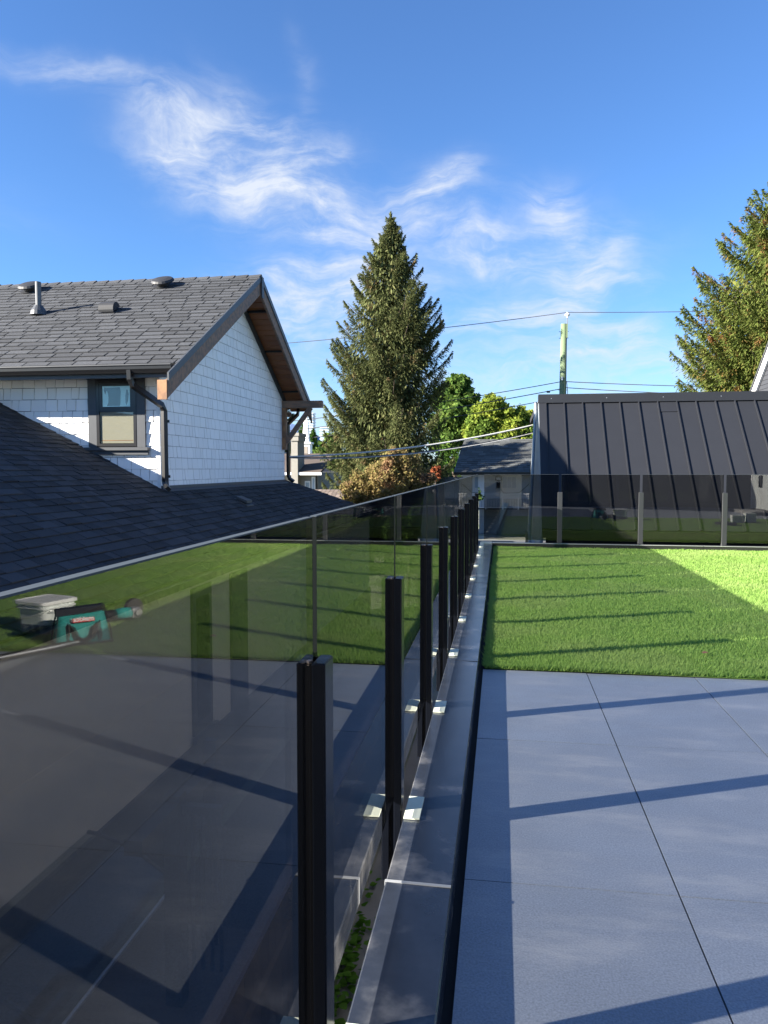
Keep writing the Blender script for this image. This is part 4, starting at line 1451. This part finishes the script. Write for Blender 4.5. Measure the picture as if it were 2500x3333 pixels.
MB().box(cx - 4, cx + .9, cy - .7, cy + 10, GZ, .6).build('nave', M['stucco'], cs)
MB().prism([(cx - 4.3, cy - .9, .5), (cx + 1.2, cy - .9, .5), (cx - 1.5, cy - .9, 1.6)], (0, 11, 0)).build('roof', M['brown_roof'], cs)

# two far towers
for (px, y, w_, top, lab) in ((998, 900, 9, 66, 'pale glass apartment tower rising behind the church spire'), (1050, 900, 10, 48, 'lower pale apartment tower left of the tall conifer')):
    X = (px - 1630) / 2500 * y
    t = thing('apartment_tower', lab, 'tower', (X, y, GZ), 'far apartment towers')
    MB().box(X - w_ / 2, X + w_ / 2, y, y + 12, GZ, top).build('core', M['tower_glass'], t)
    z = 2.0
    while z < top + 2:
        MB().box(X - w_ / 2 - .8, X + w_ / 2 + .8, y - .8, y + 12.8, z, z + 1.1).build('floor_slab', M['tower_slab'], t)
        z += 3.4

# brown tiled roof and hedge behind the lower roof
bt = thing('tiled_house', 'low brown tiled roof showing above the lower dark roof edge', 'house', (-6.4, 31, GZ))
MB().box(-7.6, -5.6, 30.4, 34, GZ, -.5).build('wall', M['house_dark'], bt)
nr, nc = 9, 20
for r in range(nr):
    for q in range(nc):
        y0 = 29.8 + r * .26
        z0 = -.55 + r * .095
        x0 = -7.9 + q * .18 - (r % 2) * .03
        MB().prism([(x0, y0, z0 + .03), (x0 + .165, y0, z0 + .03), (x0 + .165, y0 + .28, z0 + .105), (x0, y0 + .28, z0 + .105)], (0, 0, .03)).build('roof_tile', M['brown_tile'], bt)
MB().prism([(-8, 29.8, -.57), (-4.2, 29.8, -.57), (-4.2, 32.2, .31), (-8, 32.2, .31)], (0, 0, -.08)).build('roof', M['brown_roof'], bt)
MB().prism([(-8, 32.22, .31), (-4.2, 32.22, .31), (-4.2, 34.6, -.57), (-8, 34.6, -.57)], (0, 0, -.08)).build('roof', M['brown_roof'], bt)

# grey house with balcony beyond the lane
gh = thing('balcony_house', 'grey roofed house with white balcony railing beyond the lane', 'house', (2, 52, GZ))
Y0 = 50.0
gz = lambda py, y=Y0: 1.24 - (py - 1525) / 2500 * y
gxx = lambda px, y=Y0: (px - 1630) / 2500 * y
wl = MB().box(gxx(1500), gxx(1900), Y0 + 1.4, Y0 + 8, -.75, gz(1541)).build('wall', M['old_wall'], gh)
wl2 = MB().box(gxx(1560), gxx(1900), Y0 + 1.2, Y0 + 8, GZ, -.76).build('lower_wall', M['siding_blue'], gh)
for k in range(11):
    MB().box(gxx(1562), gxx(1900), Y0 + 1.17, Y0 + 1.2, GZ + .05 + k * .2, GZ + .05 + k * .2 + .185).build('siding_board', M['siding_blue'], wl2)
ro = MB().prism([(gxx(1476), Y0 + .6, gz(1538)), (gxx(1910), Y0 + .6, gz(1538)), (gxx(1910), Y0 + 4.7, gz(1443) + .35), (gxx(1500), Y0 + 4.7, gz(1443) + .35)], (0, 0, -.15)).build('roof', M['roof_felt'], gh)
ofr = Courses()
pv = Vector((0, 4.1, gz(1443) + .35 - gz(1538)))
ofr.rows(ro, 'shingle', M['old_roof'], (0, Y0 + .6, gz(1538) + .005), (1, 0, 0), pv, [(1, 0, gxx(1905)), (-1, .11, -gxx(1476))], gxx(1470), gxx(1790), 0, pv.length - .05, .30, .35, .8, .03, .01, thvar=.5)
ofr.finish(0)
MB().box(gxx(1476), gxx(1910), Y0 + .5, Y0 + .6, gz(1541.5), gz(1536)).build('gutter', M['gutter_black'], gh)
MB().box(gxx(1490), gxx(1910), Y0 + .61, Y0 + 1.38, gz(1546), gz(1542)).build('soffit', M['white_trim'], gh)
wn = MB().box(gxx(1634), gxx(1682), Y0 + 1.34, Y0 + 1.395, gz(1590), gz(1552)).build('window', M['white_trim'], gh)
for k in range(3):
    a = gxx(1636 + k * 15.3)
    MB().box(a, a + .27, Y0 + 1.32, Y0 + 1.338, gz(1589), gz(1553)).build('pane', M['tower_glass'], wn)
ac = MB().box(gxx(1613), gxx(1632), Y0 + 1.0, Y0 + 1.38, gz(1592), gz(1567)).build('air_conditioner', M['ac_box'], gh)
MB().box(gxx(1616), gxx(1629), Y0 + .98, Y0 + .998, gz(1589), gz(1570)).build('grille', M['bag_black'], ac)
MB().box(gxx(1612), gxx(1633), Y0 + 1.2, Y0 + 1.385, gz(1565), gz(1551)).build('frame', M['bag_black'], gh)
MB().box(gxx(1615), gxx(1630), Y0 + 1.18, Y0 + 1.198, gz(1562), gz(1554)).build('pane', M['white_trim'], gh)
bl = MB().box(gxx(1560), gxx(1730), Y0 - .3, Y0 + 1.2, gz(1656), gz(1652)).build('balcony', M['rail_dark'], gh)
MB().box(gxx(1560), gxx(1730), Y0 - .30, Y0 - .24, gz(1607), gz(1604.5)).build('rail', M['white_trim'], bl)
MB().box(gxx(1560), gxx(1730), Y0 - .30, Y0 - .24, gz(1651), gz(1649.5)).build('rail', M['white_trim'], bl)
for k in range(34):
    x = gxx(1561) + k * .10
    MB().box(x, x + .025, Y0 - .285, Y0 - .26, gz(1649.5), gz(1607)).build('baluster', M['white_trim'], bl)
for px in (1583, 1637, 1686):
    MB().box(gxx(px) - .04, gxx(px) + .04, Y0 - .32, Y0 - .22, gz(1656), gz(1604)).build('balcony_post', M['white_trim'], bl)
MB().tube([(gxx(1629), Y0 + 1.1, gz(1592)), (gxx(1640), Y0 + 1.1, gz(1606)), (gxx(1690), Y0 + 1.1, gz(1604)), (gxx(1722), Y0 + 1.2, gz(1575))], .02, 5).build('cable', M['wire'], gh)

# small white lane garage
wg = thing('lane_garage', 'small garage with white ribbed door seen through the railing glass', 'garage', (-2.6, 33, GZ))
MB().box(-2.7, -1.55, 33, 37, GZ, .1).build('wall', M['old_wall'], wg)
for k in range(9):
    MB().box(-2.60, -1.60, 32.95, 32.99, -1.9 + k * .16, -1.9 + k * .16 + .15).build('door_slat', M['white_trim'], wg)
MB().prism([(-2.9, 32.7, -.05), (-1.4, 32.7, -.05), (-1.4, 34.8, .75), (-2.9, 34.8, .75)], (0, 0, .1)).build('roof', M['old_roof'], wg)

# bins and covered pile by the garage corner
o = thing('waste_bin', 'dark green wheeled bin beside the garage beyond the far railing', 'bin', (.95, 13.3, GZ))
MB().prism([(.72, 13.0, -1.3), (1.3, 13.0, -1.3), (1.36, 13.0, -.30), (.66, 13.0, -.30)], (0, .6, 0)).build('body', M['bin_green'], o)
MB().prism([(.63, 12.97, -.30), (1.39, 12.97, -.30), (1.36, 12.97, -.22), (.66, 12.97, -.22)], (0, .68, 0)).build('lid', M['bin_green'], o)
MB().box(.70, 1.30, 13.05, 13.5, GZ, -1.3).build('stand', M['bin_green'], o)

# utility pole
up = thing('utility_pole', 'greenish weathered wooden utility pole behind the black garage', 'utility pole', (2.87, 37, GZ))
px0 = 2.84
MB().tube([(px0 - .05, 37, GZ), (px0, 37, 7.95)], [.20, .145], 14).build('pole', M['pole_wood'], up, smooth=True)
MB().box(px0 + .10, px0 + .17, 36.88, 37.0, 7.3, 7.94).build('side_block', M['pole_wood'], up)
MB().tube([(px0 + .14, 36.95, 7.7), (px0 + .15, 36.95, 8.30)], .018, 6).build('pin', M['gutter_black'], up)
MB().lathe([(.04, 0), (.05, .08), (.11, .10), (.12, .16), (.06, .22), (.05, .26)], (px0 + .15, 36.95, 8.22), 12).build('insulator', M['porcelain'], up)
MB().lathe([(.04, 0), (.05, .04), (.03, .08), (.05, .12), (.04, .16)], (px0 - .06, 36.80, 5.33), 10).build('insulator', M['porcelain'], up)
for z in (4.9, 4.6, 7.3, 7.6):
    MB().tube([(px0 - .22, 37, z), (px0 + .22, 37, z)], .012, 5).build('bolt', M['gutter_black'], up)
MB().tube([(px0 + .15, 36.9, 5.3), (px0 + .2, 36.9, 4.8), (px0 + .16, 36.9, 4.3)], .015, 5).build('lead_wire', M['wire'], up)
MB().box(px0 - .75, px0 - .60, 36.9, 37, 4.78, 4.87).build('splice_box', M['gutter_black'], up)


def wire(name, a, b, sag, r, m, lab, grp='overhead power lines'):
    a, b = Vector(a), Vector(b)
    pts = []
    for i in range(25):
        t = i / 24
        p = a.lerp(b, t)
        p.z -= sag * 4 * t * (1 - t)
        pts.append(p)
    o = MB().tube(pts, r, 5).build(name, m)
    return tag(o, lab, 'cable', grp)


wire('power_line', (px0 + .15, 36.9, 8.46), (-24, 37, 7.0), .35, .016, M['wire'], 'topmost wire running left from the pole top insulator')
wire('power_line', (px0 + .15, 36.9, 8.46), (26, 37, 8.7), .25, .016, M['wire'], 'topmost wire running right from the pole top insulator')
wire('power_line', (px0 - .1, 36.9, 5.28), (-24, 37, 2.9), .55, .018, M['wire'], 'wire running left from the white insulator on the pole side')
wire('power_line', (px0 - .1, 36.9, 4.95), (-24, 37, 2.3), .55, .02, M['wire'], 'spliced wire running left just below the side insulator')
wire('power_line', (px0 - .1, 36.9, 4.55), (-24, 37, 1.75), .55, .018, M['wire'], 'lowest wire running left from the pole')
wire('power_line', (px0 + .1, 36.9, 5.28), (26, 37, 5.1), .35, .018, M['wire'], 'wire running right from the side of the pole')
wire('power_line', (px0 + .1, 36.9, 5.0), (26, 37, 4.5), .35, .018, M['wire'], 'lower wire running right from the pole')
wire('service_cable', (-4.98, 17.8, 1.52), (.80, 20.3, 2.36), .16, .021, M['wire_pale'], 'pale thick cable from the white house to the garage', 'service cables to the garage')
wire('service_cable', (-4.98, 17.8, 1.50), (.80, 20.3, 2.17), .20, .017, M['wire'], 'dark cable below the pale one to the garage', 'service cables to the garage')
wire('service_cable', (-4.98, 17.8, 1.49), (.80, 20.25, 2.15), .205, .010, M['wire_pale'], 'thin pale strand twisted along the dark garage cable', 'service cables to the garage')


# ------------------------------------------------------------------ trees
def quads(C, D, S, ln, wd):
    """Leaf sprays: centre C, length direction D, side direction S (all n x 3), as bent kite quads."""
    D = D / np.linalg.norm(D, axis=1, keepdims=True)
    S = S - D * np.sum(S * D, 1, keepdims=True)
    S = S / np.maximum(1e-6, np.linalg.norm(S, axis=1, keepdims=True))
    a = C - D * ln[:, None] * .5
    b = C + S * wd[:, None] * .5 - D * ln[:, None] * .05
    c_ = C + D * ln[:, None] * .5
    d = C - S * wd[:, None] * .5 - D * ln[:, None] * .05
    V = np.stack([a, b, c_, d], 1).reshape(-1, 3)
    return V


def conifer(x, y, prof, name, lab, m, nbr, leaf, rng, droop=.3, upturn=.6, trunk_r=.32, twig=.34, per_m=260, core=6000, jag=1.16):
    """Tapered trunk, limbs that sag and turn up at the tip, hanging twigs of small leaves along them."""
    zs, rs = [p[0] for p in prof], [p[1] for p in prof]
    top, base = zs[-1], zs[0]
    t = thing(name, lab, 'tree', (x, y, GZ))
    MB().tube([(x, y, GZ), (x + .05, y, (top + GZ) * .5), (x, y, top - .3)], [trunk_r, trunk_r * .6, .03], 9).build('trunk', M['bark'], t)
    Vs = []
    limbs = MB()
    for k in range(nbr):
        z = base + (top - base) * (rng.random() ** 1.10) * .985
        R0 = float(np.interp(z, zs, rs))
        R = R0 * (rng.uniform(.45, .85) if rng.random() < .40 else rng.uniform(.84, jag))
        f = (z - base) / (top - base)
        a = rng.random() * 6.283
        sway = rng.normal(0, .10)
        dirr = np.array([math.cos(a), math.sin(a), 0.0])
        tan = np.array([-math.sin(a), math.cos(a), 0.0])
        rise = (.62 * f ** 1.4 + rng.uniform(-.08, .20)) * R
        def path(q):
            return rise * q - droop * R * np.sin(q * math.pi * .8) * (1 - .6 * f) + upturn * .35 * R * q ** 3.5
        n = max(30, int(R * per_m))
        u = .06 + .94 * rng.random(n) ** .72
        wd = (twig * (.55 + .45 * min(1.5, R)) * (1.02 - u) ** .7 + .085)
        la = rng.normal(0, .55, n) * wd
        hang = rng.exponential(1.0, n) * twig * .62 * (1 - .55 * f) * (1.10 - .75 * u ** 4)
        P = np.array([x, y, z - rise * .55]) + dirr * (u * R)[:, None] + tan * (la + sway * R * u * u)[:, None]
        P[:, 2] += path(u) - hang - np.abs(la) * .30 + rng.normal(0, .02, n)
        slope = (path(np.minimum(u + .05, 1)) - path(u)) / (.05 * R + 1e-6)
        d = dirr * rng.uniform(.35, 1.0, (n, 1)) + tan * (np.sign(la) * rng.uniform(.15, .8, n))[:, None] + rng.normal(0, .18, (n, 3))
        d[:, 2] += slope * .8 - np.minimum(1.6, hang / (twig * .25)) * .9
        s_ = np.cross(d, np.array([0, 0, 1.0])) + rng.normal(0, .6, (n, 3))
        Vs.append((P, d, s_, leaf * rng.uniform(.6, 1.35, n), leaf * .26 * rng.uniform(.7, 1.3, n)))
        if k % 2 == 0:
            uu = np.linspace(0, .93, 6)
            pts = [(x + math.cos(a) * q * R, y + math.sin(a) * q * R, z - rise * .55 + float(path(np.array(q)))) for q in uu]
            limbs.tube(pts, [.05, .04, .03, .022, .016, .008], 4)
    limbs.build('limb', M['bark'], t)
    n = 260
    u = rng.random(n)
    c = np.array([x, y, top]) + np.stack([rng.normal(0, .09, n) * (u * 1.6 + .15), rng.normal(0, .09, n) * (u * 1.6 + .15), -u * 1.2 + .05], 1)
    d = np.stack([(c[:, 0] - x) * 2, (c[:, 1] - y) * 2, rng.uniform(.1, .5, n)], 1)
    Vs.append((c, d, rng.normal(0, 1, (n, 3)), np.full(n, leaf), np.full(n, leaf * .35)))
    # dense hanging foliage closer to the trunk
    zz = base + (top - base) * rng.random(core) ** 1.25 * .93
    rr = np.interp(zz, zs, rs) * .74 * rng.random(core) ** .55
    aa = rng.random(core) * 6.283
    c = np.stack([x + rr * np.cos(aa), y + rr * np.sin(aa), zz], 1)
    d = np.stack([np.cos(aa) * .5, np.sin(aa) * .5, -rng.uniform(.4, 1.4, core)], 1) + rng.normal(0, .3, (core, 3))
    Vs.append((c, d, rng.normal(0, 1, (core, 3)), leaf * rng.uniform(1.0, 2.2, core), leaf * rng.uniform(.4, .8, core)))
    C, D, S, Ln, Wd = [np.concatenate([v[q] for v in Vs]) for q in range(5)]
    V = quads(C, D, S, Ln, Wd)
    raw_mesh('crown', V, np.arange(len(V)).reshape(-1, 4), m, t)
    return t


conifer(-5.02, 35, [(-1.2, 2.5), (-.2, 3.0), (1.5, 3.15), (3.6, 3.05), (6.5, 2.6), (8.5, 2.0), (9.9, 1.55), (11.0, 1.0), (11.95, .45), (12.75, .05)], 'conifer_tree', 'tall dark conifer rising alone in the middle', M['conifer'], 420, .15, np.random.default_rng(3), droop=.26, upturn=.6, twig=.44, per_m=340, core=12000, jag=1.10)
conifer(11.35, 31, [(-1.0, 4.7), (1.5, 5.5), (4.0, 5.4), (6.7, 4.6), (8.45, 3.9), (10.1, 3.0), (11.2, 2.05), (12.2, .95), (12.8, .1)], 'cedar_tree', 'large cedar with rusty tinged foliage at the right edge', M['cedar'], 760, .15, np.random.default_rng(5), droop=.36, upturn=.22, twig=.60, per_m=310, core=22000, jag=1.07)
conifer(16.4, 36, [(0, 4.0), (4, 4.6), (8, 3.7), (11, 2.0), (13.4, .1)], 'cedar_tree', 'second cedar half hidden behind the larger one at right', M['cedar'], 300, .24, np.random.default_rng(6), droop=.34, upturn=.4, twig=.55, per_m=130)
conifer(-13.9, 43.8, [(-1, 2.0), (4, 1.9), (8, 1.1), (10.3, .1)], 'conifer_tree', 'narrow conifer hidden behind the white gable that shades the grey house', M['conifer'], 150, .34, np.random.default_rng(12), per_m=70, core=3000)
conifer(-18.5, 45, [(-1, 3.2), (3, 3.8), (7, 3.0), (10, 1.6), (11.8, .1)], 'conifer_tree', 'broad conifer hidden behind the white house and its dark roof', M['conifer'], 220, .36, np.random.default_rng(13), per_m=70, core=3000)


def clump_tree(name, x, y, blobs, m, nleaf, leaf, lab, rng, cat='tree', trunk=.2, tz=None, flat=.0, loc_z=GZ):
    t = thing(name, lab, cat, (x, y, loc_z))
    zc = min(b[2] for b in blobs)
    tb_ = MB()
    tb_.tube([(x, y, GZ), (x + .05, y, zc * .6 + GZ * .4), (x, y, zc)], [trunk, trunk * .75, trunk * .5], 8)
    for (bx, by, bz, r) in blobs:
        tb_.tube([(x, y, zc - .3), ((x + bx) / 2, (y + by) / 2, (zc + bz) / 2), (bx, by, bz)], [trunk * .4, trunk * .25, trunk * .1], 5)
    tb_.build('trunk', M['bark'], t)
    Cs, Ns = [], []
    tot = sum(b[3] ** 2 for b in blobs)
    for (bx, by, bz, r) in blobs:
        n = int(nleaf * r * r / tot)
        d = rng.normal(0, 1, (n, 3))
        d /= np.linalg.norm(d, axis=1, keepdims=True)
        # sub-clumps: leaves gather round knots on the surface, with gaps between
        kn = max(9, int(n / 45))
        K = rng.normal(0, 1, (kn, 3))
        K /= np.linalg.norm(K, axis=1, keepdims=True)
        K *= rng.uniform(.62, 1.05, (kn, 1))
        idx = rng.integers(0, kn, n)
        P = K[idx] + d * (.44 * rng.random((n, 1)) ** .8)
        P[:, 2] *= .85
        P = P * r + np.array([bx, by, bz])
        Cs.append(P)
        Ns.append(d)
    C, Nn = np.concatenate(Cs), np.concatenate(Ns)
    n = len(C)
    D = rng.normal(0, 1, (n, 3)) + np.array([0, 0, -.4])
    S = np.cross(D, Nn + rng.normal(0, .5, (n, 3)))
    V = quads(C, D, S, leaf * rng.uniform(.7, 1.4, n), leaf * .75 * rng.uniform(.6, 1.2, n))
    raw_mesh('crown', V, np.arange(len(V)).reshape(-1, 4), m, t)
    return t


def at(px, py, y):
    return ((px - 1630) / 2500 * y, y, 1.24 - (py - 1525) / 2500 * y)


def B(lst, y, rng):
    out = []
    for (px, py, r) in lst:
        X, Y, Z = at(px, py, y)
        out.append((X, y + rng.uniform(-.6, .6) * r / 2500 * y, Z, r / 2500 * y))
    return out


rg = np.random.default_rng(21)
y = 62
bl_ = B([(1490, 1260, 40), (1520, 1300, 34), (1455, 1300, 46), (1480, 1350, 55), (1440, 1380, 45), (1525, 1360, 36), (1500, 1400, 40), (1455, 1440, 46)], y, rg)
clump_tree('deciduous_tree', at(1480, 1, y)[0], y, bl_, M['decid_green'], 15000, .34, 'green leafy tree just right of the tall conifer', rg, trunk=.3)
y = 58
bl_ = B([(1592, 1322, 34), (1690, 1360, 34), (1735, 1380, 30), (1600, 1330, 40), (1575, 1355, 42), (1640, 1355, 44), (1560, 1400, 50), (1620, 1400, 60), (1670, 1395, 40), (1700, 1400, 36), (1720, 1400, 34), (1580, 1440, 50), (1650, 1440, 50), (1715, 1440, 48)], y, rg)
clump_tree('deciduous_tree', at(1630, 1, y)[0], y, bl_, M['decid_yellow'], 30000, .27, 'yellow green leafy tree above the grey roofed house', rg, trunk=.3)
# rusty bush tree over the railing
y = 21
bl_ = B([(1290, 1500, 42), (1250, 1530, 46), (1330, 1520, 46), (1380, 1550, 36), (1200, 1560, 46), (1270, 1570, 60), (1340, 1580, 56), (1160, 1600, 44), (1210, 1620, 60), (1290, 1630, 60), (1400, 1575, 30), (1150, 1640, 42)], y, rg)
clump_tree('maple_tree', at(1275, 1, y)[0], y, bl_, M['maple'], 26000, .075, 'small reddish brown leafed tree in front of the tall conifer', rg, trunk=.09)
bl_ = B([(1420, 1535, 18), (1425, 1550, 14), (1412, 1548, 12)], 24, rg)
clump_tree('shrub', at(1420, 1, 24)[0], 24, bl_, M['rust_leaf'], 1800, .08, 'small rust coloured clump right of the reddish tree', rg, cat='shrub', trunk=.05)
# hedge and small greenery in the gap left of the conifer
bl_ = B([(1020 + 14 * k, 1580 + 5 * (k % 2), 22) for k in range(6)], 44, rg)
clump_tree('hedge', at(1050, 1, 44)[0], 44, bl_, M['hedge'], 4000, .16, 'clipped green hedge above the brown tiled roof', rg, cat='hedge', trunk=.1)
y = 75
bl_ = B([(1045, 1460, 26), (1075, 1440, 34), (1030, 1490, 26), (1070, 1500, 40)], y, rg)
clump_tree('deciduous_tree', at(1060, 1, y)[0], y, bl_, M['decid_green'], 4000, .4, 'soft green tree at the left foot of the conifer', rg, trunk=.25)
for (px, hh, r, lab, sd) in ((975, 145, 2.0, 'far dark conifer behind the church spire', 9), (1012, 130, 1.6, 'far dark conifer right of the church spire', 10)):
    zt = 1.24 + hh / 2500 * 110
    conifer(at(px, 1, 110)[0], 110, [(-2, r), (2, r * .95), (zt - 1.5, r * .5), (zt, .08)], 'conifer_tree', lab, M['hedge'], 70, .5, np.random.default_rng(sd), trunk_r=.25, twig=.6, per_m=50, core=400)
# shrubs beyond the railing that fill the ground under the conifer
k = 0
for (px, py, y, rpx, m_, lab) in ((1120, 1690, 24, 60, 'hedge', 'low dark shrub at the far end of the neighbour house'), (1500, 1600, 45, 46, 'decid_green', 'leafy green shrub beside the lane garage'), (1462, 1500, 60, 44, 'hedge', 'dark leafy clump at the right foot of the tall conifer'),
                                  (1390, 1660, 27, 55, 'hedge', 'dark shrub under the reddish tree'), (1330, 1720, 24, 60, 'hedge', 'dark shrub low between the glass posts')):
    bl_ = B([(px, py, rpx), (px + rpx * .7, py + 12, rpx * .7), (px - rpx * .7, py + 14, rpx * .7)], y, rg)
    clump_tree('shrub', at(px, 1, y)[0], y, bl_, M[m_], 3500, .16, lab, rg, cat='shrub', trunk=.06)
# leaning grey trunk
lt = MB().tube([at(1447, 1740, 30), at(1432, 1650, 30), at(1415, 1575, 30)], [.17, .14, .10], 9).build('tree_trunk', M['bark_grey'], smooth=True)
tag(lt, 'pale grey leaning tree trunk seen through the railing glass', 'tree trunk')


# far wood along the horizon
def far_wood():
    rng = np.random.default_rng(33)
    n = 26000
    X = rng.uniform(-260, 260, n)
    Y = rng.uniform(150, 230, n)
    top = -1 + 5.0 * (np.sin(X * .11) * .4 + np.sin(X * .31 + 1) * .3 + np.sin(X * .83) * .3 + .6)
    Z = GZ + rng.random(n) ** .7 * (np.maximum(top, .5) - GZ)
    C = np.stack([X, Y, Z], 1)
    D = rng.normal(0, 1, (n, 3))
    S = rng.normal(0, 1, (n, 3))
    V = quads(C, D, S, rng.uniform(1.2, 2.6, n), rng.uniform(1.0, 2.0, n))
    o = raw_mesh('far_wood', V, np.arange(len(V)).reshape(-1, 4), M['far_wood'])
    o['kind'] = 'stuff'
    o['label'] = 'distant mass of trees along the horizon'
    o['category'] = 'trees'


far_wood()
